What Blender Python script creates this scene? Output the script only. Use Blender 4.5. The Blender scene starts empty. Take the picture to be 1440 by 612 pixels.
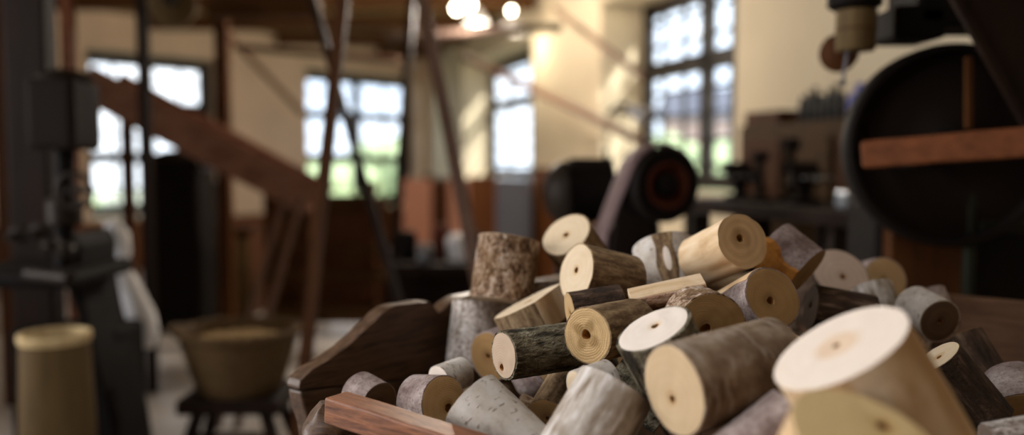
import bpy, math, random
from math import sin, cos, pi, radians
from mathutils import Vector, Matrix, noise

SC = bpy.context.scene
COL = SC.collection
random.seed(7)
V = Vector

# ------------------------------------------------------------------ camera
F = 1200.0                       # focal length in pixels of the 1440 x 612 frame
CAM = V((0, 0, 1.2))
TP = 76 / F
_c = 1 / math.hypot(1, TP)
FWD = V((0, _c, -TP * _c)); UP = V((0, TP * _c, _c)); RT = V((1, 0, 0))
cd = bpy.data.cameras.new('camera')
cam = bpy.data.objects.new('camera', cd); COL.objects.link(cam)
cam.location = CAM
cam.rotation_euler = (pi / 2 - math.atan(TP), 0, 0)
cd.sensor_width = 36; cd.lens = 36 * F / 1440
cd.dof.use_dof = True; cd.dof.focus_distance = 1.16
APERTURE = 0.024
cd.dof.aperture_fstop = (cd.lens / 1000) / APERTURE
cd.clip_start = 0.02
SC.camera = cam


def P(px, py, d):
    """the place d metres in front of the camera that shows at this spot of the photograph"""
    return CAM + d * (FWD + (px - 720) / F * RT + (306 - py) / F * UP)


# ------------------------------------------------------------------ mesh building
class MB:
    def __init__(s):
        s.v = []; s.f = []; s.m = []; s.sm = []

    def add(s, vs, fs, mi=0, smooth=False):
        b = len(s.v)
        s.v += [V(x) for x in vs]
        for f in fs:
            s.f.append([b + i for i in f]); s.m.append(mi); s.sm.append(smooth)
        return s

    def box(s, c, size, rot=None, mi=0):
        x, y, z = [k / 2 for k in size]
        R = rot or Matrix.Identity(3)
        vs = [V(c) + R @ V((a * x, b * y, e * z)) for a in (-1, 1) for b in (-1, 1) for e in (-1, 1)]
        return s.add(vs, [(0, 1, 3, 2), (4, 6, 7, 5), (0, 4, 5, 1), (2, 3, 7, 6), (0, 2, 6, 4), (1, 5, 7, 3)], mi)

    def beam(s, p1, p2, w, h, up=(0, 0, 1), mi=0, n=1, jit=0.0, taper=1.0):
        """a squared timber from p1 to p2, w across and h along up"""
        p1 = V(p1); p2 = V(p2); a = (p2 - p1).normalized(); u = V(up)
        x = a.cross(u)
        if x.length < 1e-3: x = a.cross(V((1, 0, 0)))
        x.normalize(); u = x.cross(a)
        vs = []; fs = []
        for i in range(n + 1):
            t = i / n; c = p1.lerp(p2, t); k = 1 + (taper - 1) * t
            for sx, su in ((-1, -1), (1, -1), (1, 1), (-1, 1)):
                q = c + x * sx * w / 2 * k + u * su * h / 2 * k
                if jit: q = q + jit * V((random.uniform(-1, 1), random.uniform(-1, 1), random.uniform(-1, 1)))
                vs.append(q)
        for i in range(n):
            for k in range(4):
                fs.append((4 * i + k, 4 * i + (k + 1) % 4, 4 * i + 4 + (k + 1) % 4, 4 * i + 4 + k))
        fs.append((3, 2, 1, 0)); e = 4 * n; fs.append((e, e + 1, e + 2, e + 3))
        return s.add(vs, fs, mi)

    def lathe(s, o, axis, prof, n=32, mi=0, close=True):
        """prof: list of (radius, height along the axis)"""
        o = V(o); a = V(axis).normalized()
        x = a.orthogonal().normalized(); y = a.cross(x)
        vs = []; fs = []
        for r, h in prof:
            for k in range(n):
                t = 2 * pi * k / n
                vs.append(o + a * h + (x * cos(t) + y * sin(t)) * max(r, 1e-5))
        for i in range(len(prof) - 1):
            for k in range(n):
                k2 = (k + 1) % n
                fs.append((i * n + k, i * n + k2, (i + 1) * n + k2, (i + 1) * n + k))
        if close:
            fs.append(tuple(reversed(range(n))))
            e = (len(prof) - 1) * n
            fs.append(tuple(e + k for k in range(n)))
        return s.add(vs, fs, mi, True)

    def cyl(s, p1, p2, r1, r2=None, n=20, mi=0):
        p1 = V(p1); p2 = V(p2); L = (p2 - p1).length
        return s.lathe(p1, p2 - p1, [(r1, 0), (r1 if r2 is None else r2, L)], n, mi)

    def tube(s, pts, r, n=10, mi=0, closed=False):
        pts = [V(p) for p in pts]; m = len(pts)
        rs = r if isinstance(r, (list, tuple)) else [r] * m
        vs = []; fs = []; px = None
        for i, p in enumerate(pts):
            if closed: t = pts[(i + 1) % m] - pts[i - 1]
            else: t = pts[min(i + 1, m - 1)] - pts[max(i - 1, 0)]
            t.normalize()
            x = px - t * px.dot(t) if px else t.orthogonal()
            x.normalize(); px = x; y = t.cross(x)
            for k in range(n):
                a = 2 * pi * k / n
                vs.append(p + (x * cos(a) + y * sin(a)) * rs[i])
        for i in range(m if closed else m - 1):
            j = (i + 1) % m
            for k in range(n):
                fs.append((i * n + k, i * n + (k + 1) % n, j * n + (k + 1) % n, j * n + k))
        if not closed:
            fs.append(tuple(reversed(range(n)))); fs.append(tuple((m - 1) * n + k for k in range(n)))
        return s.add(vs, fs, mi, True)

    def prism(s, poly, ext, mi=0):
        """an outline of points in space, pushed along ext"""
        e = V(ext); n = len(poly); p = [V(q) for q in poly]
        vs = p + [q + e for q in p]
        fs = [tuple(reversed(range(n))), tuple(range(n, 2 * n))]
        for i in range(n): fs.append((i, (i + 1) % n, n + (i + 1) % n, n + i))
        return s.add(vs, fs, mi)

    def blob(s, c, r, seed=0, amp=0.2, fr=1.2, n=14, mi=0):
        c = V(c); vs = []; fs = []
        rx, ry, rz = r
        for i in range(n + 1):
            th = pi * i / n
            for k in range(2 * n):
                ph = pi * k / n
                d = V((sin(th) * cos(ph), sin(th) * sin(ph), cos(th)))
                q = 1 + amp * noise.noise(d * fr + V((seed * 3.1, seed, 0)))
                vs.append(c + V((d.x * rx, d.y * ry, d.z * rz)) * q)
        w = 2 * n
        for i in range(n):
            for k in range(w):
                fs.append((i * w + k, i * w + (k + 1) % w, (i + 1) * w + (k + 1) % w, (i + 1) * w + k))
        return s.add(vs, fs, mi, True)

    def build(s, name, mat, parent=None, bevel=0.0):
        me = bpy.data.meshes.new(name)
        inv = (parent.matrix_world.translation if parent else V((0, 0, 0)))
        if parent:
            q = parent; inv = V((0, 0, 0))
            while q: inv = inv + q.location; q = q.parent
        me.from_pydata([v - inv for v in s.v], [], s.f)
        for mt in (mat if isinstance(mat, (list, tuple)) else [mat]): me.materials.append(mt)
        me.polygons.foreach_set('material_index', s.m)
        me.polygons.foreach_set('use_smooth', s.sm)
        me.validate(); me.update()
        import bmesh
        bm = bmesh.new(); bm.from_mesh(me)
        bmesh.ops.recalc_face_normals(bm, faces=bm.faces)
        bm.to_mesh(me); bm.free()
        if any(s.sm): me.set_sharp_from_angle(angle=radians(38))
        o = bpy.data.objects.new(name, me); COL.objects.link(o)
        if parent: o.parent = parent
        if bevel:
            b = o.modifiers.new('edge', 'BEVEL'); b.width = bevel; b.segments = 2; b.limit_method = 'ANGLE'
        return o


def thing(name, label, cat, loc, group=None):
    o = bpy.data.objects.new(name, None); COL.objects.link(o)
    o.location = loc; o.empty_display_size = .05
    o['label'] = label; o['category'] = cat
    if group: o['group'] = group
    return o


def tag(o, label, cat, group=None, kind=None):
    o['label'] = label; o['category'] = cat
    if group: o['group'] = group
    if kind: o['kind'] = kind
    return o


def struct(o):
    o['kind'] = 'structure'; return o


# ------------------------------------------------------------------ materials
class NT:
    def __init__(s, name):
        s.mat = bpy.data.materials.new(name); s.mat.use_nodes = True
        s.t = s.mat.node_tree; s.t.nodes.clear()
        s.out = s.n('ShaderNodeOutputMaterial')

    def n(s, typ, **kw):
        x = s.t.nodes.new(typ)
        for k, v in kw.items(): setattr(x, k, v)
        return x

    def set(s, sock, v):
        if isinstance(v, bpy.types.NodeSocket): s.t.links.new(v, sock)
        elif v is not None:
            if sock.type == 'RGBA' and len(v) == 3: v = (*v, 1)
            sock.default_value = v

    def coord(s, scale=(1, 1, 1), rand=0.0, kind='Object'):
        tc = s.n('ShaderNodeTexCoord').outputs[kind]
        mp = s.n('ShaderNodeMapping'); s.set(mp.inputs['Vector'], tc); mp.inputs['Scale'].default_value = scale
        if rand:
            oi = s.n('ShaderNodeObjectInfo').outputs['Random']
            cb = s.n('ShaderNodeCombineXYZ')
            m = s.math('MULTIPLY', oi, rand)
            for i in range(3): s.set(cb.inputs[i], m)
            s.set(mp.inputs['Location'], cb.outputs[0])
        return mp.outputs[0]

    def noise(s, vec, scale, detail=4, rough=.55, dist=0.0):
        x = s.n('ShaderNodeTexNoise'); s.set(x.inputs['Vector'], vec)
        x.inputs['Scale'].default_value = scale; x.inputs['Detail'].default_value = detail
        x.inputs['Roughness'].default_value = rough; x.inputs['Distortion'].default_value = dist
        return x.outputs['Fac']

    def wave(s, vec, scale, typ='RINGS', dirn='Z', dist=0, det=2, dscale=1):
        x = s.n('ShaderNodeTexWave'); x.wave_type = typ
        if typ == 'RINGS': x.rings_direction = dirn
        else: x.bands_direction = dirn
        s.set(x.inputs['Vector'], vec); x.inputs['Scale'].default_value = scale
        x.inputs['Distortion'].default_value = dist; x.inputs['Detail'].default_value = det
        x.inputs['Detail Scale'].default_value = dscale
        return x.outputs['Fac']

    def voro(s, vec, scale, feature='F1', out='Distance'):
        x = s.n('ShaderNodeTexVoronoi'); x.feature = feature
        s.set(x.inputs['Vector'], vec); x.inputs['Scale'].default_value = scale
        return x.outputs[out]

    def math(s, op, a, b=0.0, c=None):
        x = s.n('ShaderNodeMath'); x.operation = op
        s.set(x.inputs[0], a); s.set(x.inputs[1], b)
        if c is not None: s.set(x.inputs[2], c)
        return x.outputs[0]

    def ramp(s, fac, stops, interp='LINEAR'):
        x = s.n('ShaderNodeValToRGB'); s.set(x.inputs[0], fac)
        e = x.color_ramp.elements; x.color_ramp.interpolation = interp
        while len(e) < len(stops): e.new(.5)
        for i, (p, c) in enumerate(stops):
            e[i].position = p; e[i].color = (*c, 1) if len(c) == 3 else c
        return x.outputs[0]

    def mix(s, fac, a, b, mode='MIX'):
        x = s.n('ShaderNodeMix'); x.data_type = 'RGBA'; x.blend_type = mode
        s.set(x.inputs[0], fac); s.set(x.inputs[6], a); s.set(x.inputs[7], b)
        return x.outputs[2]

    def bump(s, h, strength=.5, dist=.002):
        x = s.n('ShaderNodeBump'); s.set(x.inputs['Height'], h)
        x.inputs['Strength'].default_value = strength; x.inputs['Distance'].default_value = dist
        return x.outputs[0]

    def done(s, color, rough=.6, metal=0.0, normal=None, spec=.3):
        b = s.n('ShaderNodeBsdfPrincipled')
        s.set(b.inputs['Base Color'], color); s.set(b.inputs['Roughness'], rough)
        b.inputs['Metallic'].default_value = metal; b.inputs['Specular IOR Level'].default_value = spec
        if normal is not None: s.set(b.inputs['Normal'], normal)
        s.t.links.new(b.outputs[0], s.out.inputs[0])
        return s.mat


def hexc(h):
    r = [int(h[i:i + 2], 16) / 255 for i in (0, 2, 4)]
    return tuple(c / 12.92 if c <= .04045 else ((c + .055) / 1.055) ** 2.4 for c in r)


def timber(name, dark, light, axis=0, scale=1.0, rough=.65, spec=.12):
    """sawn boards: fibres along one axis of the object"""
    t = NT(name); sc = [14, 14, 14]; sc[axis] = 1.2
    v = t.coord(tuple(k * scale for k in sc))
    a = t.noise(v, 2.2, 6, .6, .6); b = t.noise(v, 9, 4, .6)
    f = t.math('ADD', t.math('MULTIPLY', a, .7), t.math('MULTIPLY', b, .3))
    c = t.ramp(f, [(.3, hexc(dark)), (.68, hexc(light))])
    blot = t.noise(t.coord((1, 1, 1)), 6, 3)
    c = t.mix(t.math('MULTIPLY', blot, .45), c, hexc(dark))
    return t.done(c, rough, 0, t.bump(f, .35, .002), spec)


def iron(name, col, rough=.45, metal=.6, var=.3):
    t = NT(name); v = t.coord((1, 1, 1))
    n = t.noise(v, 9, 5)
    c = t.mix(t.math('MULTIPLY', n, var), hexc(col), (0.02, 0.012, .008))
    return t.done(c, t.math('ADD', t.math('MULTIPLY', n, .25), rough - .1), metal, t.bump(t.noise(v, 60, 3), .15, .001), .12)


def plain(name, col, rough=.7, var=.15, scale=12, bump=.1, spec=.25):
    t = NT(name); v = t.coord((1, 1, 1)); n = t.noise(v, scale, 4)
    h = hexc(col)
    c = t.ramp(n, [(.25, tuple(k * (1 - var) for k in h)), (.75, tuple(min(1, k * (1 + var)) for k in h))])
    return t.done(c, rough, 0, t.bump(n, bump, .003), spec)


def glow(name, col, strength):
    t = NT(name); e = t.n('ShaderNodeEmission'); t.set(e.inputs[0], hexc(col)); e.inputs[1].default_value = strength
    t.t.links.new(e.outputs[0], t.out.inputs[0]); return t.mat


def glass_mat():
    t = NT('window_glass'); a = t.n('ShaderNodeBsdfTransparent'); g = t.n('ShaderNodeBsdfGlossy')
    a.inputs[0].default_value = (.93, .96, .97, 1); g.inputs['Roughness'].default_value = .03
    fr = .05
    m = t.n('ShaderNodeMixShader'); t.set(m.inputs[0], fr)
    t.t.links.new(a.outputs[0], m.inputs[1]); t.t.links.new(g.outputs[0], m.inputs[2])
    t.t.links.new(m.outputs[0], t.out.inputs[0]); return t.mat


# ---- cut ends of the logs: growth rings round the pith, which is the object's own z axis
def end_grain(name, pale, ring, heart, heart_r=.012, ringamt=.35, fuzz=.15, star=0.0):
    t = NT(name)
    v = t.coord((1, 1, 1)); oi = t.n('ShaderNodeObjectInfo').outputs['Random']
    sx = t.n('ShaderNodeSeparateXYZ'); t.set(sx.inputs[0], v)
    warp = t.noise(t.coord((1, 1, 1), 5.0), 28, 3)
    rad = t.math('SQRT', t.math('ADD', t.math('POWER', t.math('ABSOLUTE', sx.outputs[0]), 2), t.math('POWER', t.math('ABSOLUTE', sx.outputs[1]), 2)))
    rad = t.math('ADD', rad, t.math('MULTIPLY', t.math('SUBTRACT', warp, .5), .011))
    rings = t.math('MULTIPLY_ADD', t.math('SINE', t.math('MULTIPLY', rad, 1900)), .5, .5)
    slow = t.math('MULTIPLY_ADD', t.math('SINE', t.math('MULTIPLY', rad, 520)), .5, .5)
    k = t.math('MULTIPLY', t.math('ADD', t.math('MULTIPLY', rings, .5), t.math('MULTIPLY', slow, .5)), ringamt)
    c = t.mix(k, hexc(pale), hexc(ring))
    hf = t.n('ShaderNodeMapRange'); hr = rad
    if star:
        an = t.math('ARCTAN2', sx.outputs[1], sx.outputs[0])
        hr = t.math('ADD', rad, t.math('MULTIPLY', t.math('COSINE', t.math('MULTIPLY_ADD', an, 4, 1.2)), star))
    t.set(hf.inputs[0], hr); hf.inputs[1].default_value = heart_r * 1.25; hf.inputs[2].default_value = heart_r * .8
    c = t.mix(t.math('MULTIPLY', hf.outputs[0], .75), c, hexc(heart))
    saw = t.noise(t.coord((900, 40, 1), 3.0), 1, 3)
    fz = t.noise(v, 420, 4, .7)
    blot = t.noise(t.coord((1, 1, 1), 9.0), 22, 4, .6)
    c = t.mix(t.math('MULTIPLY', t.math('SUBTRACT', blot, .35), .5), c, hexc(ring))
    g = t.math('ADD', t.math('MULTIPLY', saw, .08), t.math('MULTIPLY', fz, fuzz))
    c = t.mix(g, c, hexc(ring))
    hs = t.n('ShaderNodeHueSaturation'); t.set(hs.inputs['Color'], c)
    t.set(hs.inputs['Value'], t.math('MULTIPLY_ADD', oi, .14, .93))
    return t.done(hs.outputs[0], .75, 0, t.bump(t.math('ADD', fz, t.math('MULTIPLY', rings, .3)), .25 + fuzz, .0012), .2)


# ---- bark, with the trunk along the object's z axis
def bark(name, kind):
    t = NT(name)
    v = t.coord((1, 1, 1), 7.0); vl = t.coord((1, 1, .25), 7.0); vc = t.coord((1, 1, 3.5), 7.0)
    big = t.noise(v, 22, 5, .6); fine = t.noise(v, 160, 5, .65); streak = t.noise(vl, 90, 5, .6)
    if kind == 'rough': streak = t.noise(t.coord((1, 1, .55), 7.0), 75, 5, .62, .6)
    if kind == 'birch':
        c = t.ramp(big, [(.3, hexc('8d8074')), (.48, hexc('bcb0a3')), (.72, hexc('d8cfc6'))])
        len_ = t.noise(t.coord((1, 1, 2.6), 7.0), 70, 2, .5)
        m = t.ramp(len_, [(.62, (0, 0, 0)), (.68, (1, 1, 1))])
        c = t.mix(t.math('MULTIPLY', m, .7), c, hexc('6a5443'))
        c = t.mix(t.math('MULTIPLY', streak, .35), c, hexc('93826f'))
        h = t.math('ADD', t.math('MULTIPLY', fine, .4), t.math('MULTIPLY', m, .5)); st = .35
    elif kind == 'streaky':
        c = t.ramp(streak, [(.32, hexc('7b6a58')), (.5, hexc('b5a89b')), (.68, hexc('d6cdc6'))])
        m = t.ramp(t.noise(v, 16, 3), [(.5, (0, 0, 0)), (.62, (1, 1, 1))])
        c = t.mix(t.math('MULTIPLY', m, .6), c, hexc('7a6850'))
        h = t.math('ADD', streak, t.math('MULTIPLY', fine, .4)); st = .5
    elif kind == 'moss':
        cr = t.voro(t.mix(.12, vl, t.n('ShaderNodeTexNoise').outputs['Color']), 95)
        c = t.ramp(big, [(.3, hexc('3a3225')), (.5, hexc('7a6e57')), (.7, hexc('b0a68c'))])
        c = t.mix(t.math('MULTIPLY', t.ramp(streak, [(.40, (1, 1, 1)), (.50, (0, 0, 0))]), .85), c, hexc('1f1811'))
        c = t.mix(t.math('MULTIPLY', t.ramp(fine, [(.48, (0, 0, 0)), (.62, (1, 1, 1))]), .4), c, hexc('3a3022'))
        c = t.mix(t.math('MULTIPLY', t.ramp(streak, [(.56, (0, 0, 0)), (.66, (1, 1, 1))]), .6), c, hexc('a79f88'))
        h = t.math('ADD', t.math('MULTIPLY', cr, .4), t.math('ADD', fine, streak)); st = 1
    elif kind == 'rough':
        c = t.ramp(t.math('ADD', t.math('MULTIPLY', streak, .6), t.math('MULTIPLY', fine, .4)),
                   [(.40, hexc('3b2a1e')), (.48, hexc('80624a')), (.55, hexc('b59a82')), (.63, hexc('dccdc0'))])
        c = t.mix(t.math('MULTIPLY', t.ramp(big, [(.46, (0, 0, 0)), (.6, (1, 1, 1))]), .55), c, hexc('75552f'))
        h = t.math('ADD', streak, fine); st = .9
    elif kind == 'grey':
        c = t.ramp(t.math('ADD', t.math('MULTIPLY', streak, .5), t.math('MULTIPLY', fine, .5)),
                   [(.38, hexc('5c4c40')), (.47, hexc('ae9e92')), (.58, hexc('ded4cb'))])
        m = t.ramp(big, [(.5, (0, 0, 0)), (.66, (1, 1, 1))])
        c = t.mix(t.math('MULTIPLY', m, .5), c, hexc('65503c'))
        h = t.math('ADD', streak, fine); st = .8
    elif kind == 'smooth':
        c = t.ramp(big, [(.3, hexc('4e3b2a')), (.5, hexc('7d6650')), (.7, hexc('a6937e'))])
        c = t.mix(t.math('MULTIPLY', t.ramp(t.noise(vc, 34, 3), [(.52, (0, 0, 0)), (.68, (1, 1, 1))]), .55), c, hexc('b3a596'))
        c = t.mix(t.math('MULTIPLY', streak, .3), c, hexc('4f3a28'))
        h = t.math('ADD', t.math('MULTIPLY', fine, .6), t.math('MULTIPLY', streak, .5)); st = .4
    elif kind == 'brown':
        c = t.ramp(streak, [(.34, hexc('54402c')), (.5, hexc('7a6146')), (.66, hexc('9f8766'))])
        c = t.mix(t.math('MULTIPLY', t.ramp(fine, [(.54, (0, 0, 0)), (.64, (1, 1, 1))]), .35), c, hexc('b09268'))
        h = t.math('ADD', t.math('MULTIPLY', fine, .6), t.math('MULTIPLY', streak, .5)); st = .5
    elif kind == 'mauve':
        c = t.ramp(big, [(.3, hexc('66504a')), (.5, hexc('94817a')), (.7, hexc('bdaca4'))])
        c = t.mix(t.math('MULTIPLY', t.ramp(fine, [(.5, (0, 0, 0)), (.62, (1, 1, 1))]), .5), c, hexc('5b4539'))
        h = t.math('ADD', fine, t.math('MULTIPLY', big, .4)); st = .6
    elif kind == 'torn':
        c = t.ramp(t.noise(vl, 40, 4, .6, .8), [(.34, hexc('54303a')), (.46, hexc('9d6a52')), (.56, hexc('caa083')), (.7, hexc('dfc3a6'))])
        c = t.mix(t.math('MULTIPLY', t.ramp(big, [(.55, (0, 0, 0)), (.62, (1, 1, 1))]), .7), c, hexc('3c2a26'))
        h = t.math('ADD', streak, fine); st = .9
    elif kind == 'dark':
        c = t.ramp(streak, [(.35, hexc('2b2018')), (.55, hexc('4d3a2c')), (.72, hexc('7b6553'))])
        h = t.math('ADD', streak, fine); st = .8
    elif kind == 'peeled':
        c = t.ramp(t.noise(vl, 30, 4, .5, .5), [(.3, hexc('b58d62')), (.5, hexc('d3b48d')), (.7, hexc('e3cdb0'))])
        c = t.mix(t.math('MULTIPLY', t.ramp(big, [(.55, (0, 0, 0)), (.7, (1, 1, 1))]), .35), c, hexc('a3774c'))
        h = t.math('MULTIPLY', streak, .6); st = .25
    return t.done(c, .8, 0, t.bump(h, st, .006), .2)


M = {}
for k in ('birch', 'streaky', 'moss', 'rough', 'grey', 'smooth', 'brown', 'mauve', 'torn', 'dark', 'peeled'):
    M['b_' + k] = bark('bark_' + k, k)
M['e_pale'] = end_grain('end_grain_pale', 'e4d6c8', 'c4a688', 'd2b898', .010, .12, .05)
M['e_pink'] = end_grain('end_grain_pink', 'bea58d', '9f8369', 'ad8d70', .008, .12, .06)
M['e_cream'] = end_grain('end_grain_cream', 'dcc6a6', 'b08c62', 'c4a277', .009, .16, .08)
M['e_tan'] = end_grain('end_grain_tan', 'c2a074', '93703f', 'ad8754', .010, .2, .1)
M['e_fuzzy'] = end_grain('end_grain_fuzzy', 'e0bd8b', '93703f', '86693f', .017, .4, .6, .006)
M['e_mid'] = end_grain('end_grain_sandy', 'c4aa86', '9f7f58', 'b2926a', .009, .14, .08)
M['e_yellow'] = end_grain('end_grain_yellow', 'e2c48f', 'c09a5e', 'cfab72', .012, .18, .08)
M['e_wide'] = end_grain('end_grain_wide_heart', 'e4d4c4', 'caa98a', 'd4b391', .021, .10, .05)
M['e_ring'] = end_grain('end_grain_ringed', 'c9a478', '8e6a42', '9a7850', .016, .45, .1)
M['e_brown'] = end_grain('end_grain_brown', 'a27d4e', '70502d', '85623b', .012, .25, .15)
M['e_grey'] = end_grain('end_grain_grey', 'bca593', '8f7664', 'a58d7a', .010, .3, .1)
M['e_dark'] = end_grain('end_grain_dark', '6f5640', '463425', '5a4532', .010, .5, .15)
M['hole'] = plain('drilled_hole', 'a57640', .9, .3, 200)

# ------------------------------------------------------------------ the log pile
# where each log lies: centre of its nearer cut end, direction of its axis, radius, length, pith off centre
POSE = {
  'A': ((-0.0051, 1.5271, 1.0649), (-0.1371, -0.2362, -0.962), 0.0588, 0.1131, None),
  'B1': ((-0.0569, 1.5754, 0.9384), (-0.0964, -0.2836, -0.9541), 0.0573, 0.1202, None),
  'B2': ((-0.0386, 1.4294, 0.8726), (0.6338, 0.7708, 0.0645), 0.0452, 0.05, None),
  'C': ((-0.0116, 1.1459, 0.9395), (0.8528, 0.5222, 0.0034), 0.0353, 0.1235, (-0.0057, 0.0179)),
  'D': ((0.0992, 1.1111, 0.974), (0.6546, 0.7555, -0.0274), 0.0398, 0.1145, (-0.0023, -0.0007)),
  'E': ((0.1685, 1.0107, 1.003), (0.4594, 0.1878, -0.8682), 0.0504, 0.0983, (0.0036, -0.0047)),
  'F': ((0.1708, 0.8898, 0.9604), (0.8765, 0.4703, 0.103), 0.0523, 0.1458, (-0.0014, 0.0115)),
  'G': ((-0.053, 1.0788, 0.8965), (0.6984, -0.4371, -0.5667), 0.0453, 0.12, None),
  'H': ((0.1212, 0.9819, 0.9381), (-0.5295, -0.3678, -0.7644), 0.0482, 0.0995, None),
  'I': ((0.0279, 1.3861, 0.9757), (0.4539, -0.0518, -0.8896), 0.0667, 0.05, None),
  'J': ((0.0964, 1.5177, 1.0734), (0.475, 0.5672, -0.6727), 0.0496, 0.0995, (0.0, 0.0)),
  'K': ((0.0991, 1.3132, 1.0319), (0.8525, 0.4599, -0.2486), 0.0481, 0.1026, (0.0002, -0.0035)),
  'L': ((0.26, 1.4587, 1.0575), (0.0967, -0.557, -0.8248), 0.0558, 0.09, None),
  'M': ((0.3458, 1.2759, 1.0839), (-0.3135, 0.8859, -0.3418), 0.0442, 0.12, (-0.0033, -0.0041)),
  'N': ((0.3681, 1.194, 1.0118), (-0.3033, 0.8515, -0.4277), 0.0463, 0.11, (-0.0042, 0.0056)),
  'O': ((0.172, 1.2256, 1.0006), (0.9777, -0.0007, 0.2101), 0.0219, 0.1077, None),
  'P': ((0.2594, 1.0965, 0.9853), (-0.0969, 0.9953, -0.0026), 0.0497, 0.07, (-0.0076, 0.0008)),
  'Q': ((0.4307, 1.4142, 1.063), (0.6431, -0.5134, -0.5682), 0.0495, 0.072, None),
  'R': ((0.6093, 1.5731, 0.9973), (-0.0776, 0.7565, -0.6494), 0.0566, 0.1, (0.0036, 0.0077)),
  'S': ((0.7438, 1.6887, 0.9681), (-0.1343, 0.9634, -0.2319), 0.048, 0.08, None),
  'T': ((0.6381, 1.5084, 0.9801), (0.1411, -0.5119, -0.8474), 0.0386, 0.07, None),
  'T2': ((0.4948, 1.4015, 0.9625), (0.9842, -0.0539, -0.1686), 0.0401, 0.1, None),
  'U': ((0.6958, 1.3736, 0.9439), (-0.1591, 0.9685, 0.1913), 0.0377, 0.07, None),
  'U1': ((0.7492, 1.5382, 0.9641), (0.2037, -0.5082, -0.8368), 0.0374, 0.07, None),
  'V': ((0.7163, 1.3452, 0.924), (0.2927, -0.547, -0.7843), 0.0348, 0.09, None),
  'HH': ((0.576, 1.1415, 0.9385), (0.6323, -0.095, -0.7689), 0.0348, 0.11, None),
  'II': ((0.7045, 1.1539, 0.8446), (0.3429, 0.8694, 0.3558), 0.0489, 0.08, None),
  'JJ': ((0.5625, 0.9804, 0.859), (0.9671, -0.1147, 0.2269), 0.0394, 0.1, None),
  'W': ((0.3033, 0.7838, 1.0298), (0.5355, 0.0584, -0.8425), 0.0679, 0.1571, (0.0004, -0.0063)),
  'X': ((0.2798, 0.6564, 0.9819), (-0.2031, 0.4041, -0.8919), 0.064, 0.1091, (0.0222, -0.0238)),
  'Y': ((0.2845, 0.8568, 0.9479), (-0.8047, -0.1225, -0.5809), 0.0281, 0.104, None),
  'Z': ((0.373, 1.1515, 0.9422), (0.1325, 0.7605, -0.6357), 0.0351, 0.08, None),
  'AA': ((0.3764, 1.323, 0.9466), (0.235, 0.8641, 0.445), 0.035, 0.07, None),
  'BB': ((0.0846, 1.2417, 0.9833), (0.971, 0.2086, 0.1166), 0.0295, 0.0794, None),
  'CC': ((-0.0964, 1.1856, 0.8624), (-0.6832, 0.7128, -0.1585), 0.0412, 0.06, (0.0091, 0.0073)),
  'DD': ((-0.1096, 1.2588, 0.8751), (0.6995, 0.708, 0.0977), 0.025, 0.05, None),
  'EE': ((-0.1932, 1.2204, 0.8514), (-0.7213, 0.6711, 0.1712), 0.0332, 0.05, None),
  'FF': ((0.0521, 1.181, 0.8403), (0.3978, 0.8324, 0.3859), 0.036, 0.08, None),
  'GG': ((0.1341, 1.1173, 0.9192), (0.7967, -0.3271, -0.5082), 0.0338, 0.0851, None),
  'KK': ((0.0813, 1.0454, 0.9194), (0.8511, 0.4978, 0.167), 0.0253, 0.05, None),
  'f0': ((-0.1079, 1.475, 0.7555), (0.957, 0.2894, 0.021), 0.0498, 0.1068, None),
  'f1': ((0.0334, 1.3777, 0.8525), (0.4054, -0.8007, 0.441), 0.0402, 0.0886, None),
  'f2': ((0.0691, 1.6676, 0.9341), (0.9974, 0.0705, 0.0158), 0.0386, 0.0939, None),
  'f3': ((0.47, 1.4288, 0.9253), (-0.8467, -0.3335, -0.4145), 0.0308, 0.0912, None),
  'f4': ((0.2527, 1.1967, 0.814), (-0.488, 0.0418, 0.8718), 0.0317, 0.0967, None),
  'f5': ((0.0028, 1.2862, 0.8236), (0.8972, -0.1181, -0.4255), 0.0311, 0.1055, None),
  'f6': ((0.329, 1.449, 0.9744), (0.9893, 0.0917, 0.1131), 0.0305, 0.0898, None),
  'f7': ((-0.0358, 1.2846, 0.7943), (-0.6464, 0.763, -0.0019), 0.0322, 0.1018, None),
  'f8': ((0.6268, 1.6597, 0.8864), (-0.1285, 0.991, 0.0382), 0.0303, 0.1097, None),
  'f9': ((0.0615, 1.5337, 0.8612), (-0.0526, 0.3232, 0.9449), 0.0314, 0.1219, None),
  'f10': ((0.1923, 1.3229, 0.8992), (-0.017, 0.9985, -0.0517), 0.0315, 0.091, None),
  'f11': ((0.7545, 1.4724, 0.8801), (-0.4141, -0.0672, -0.9077), 0.0385, 0.0949, None),
}


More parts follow.
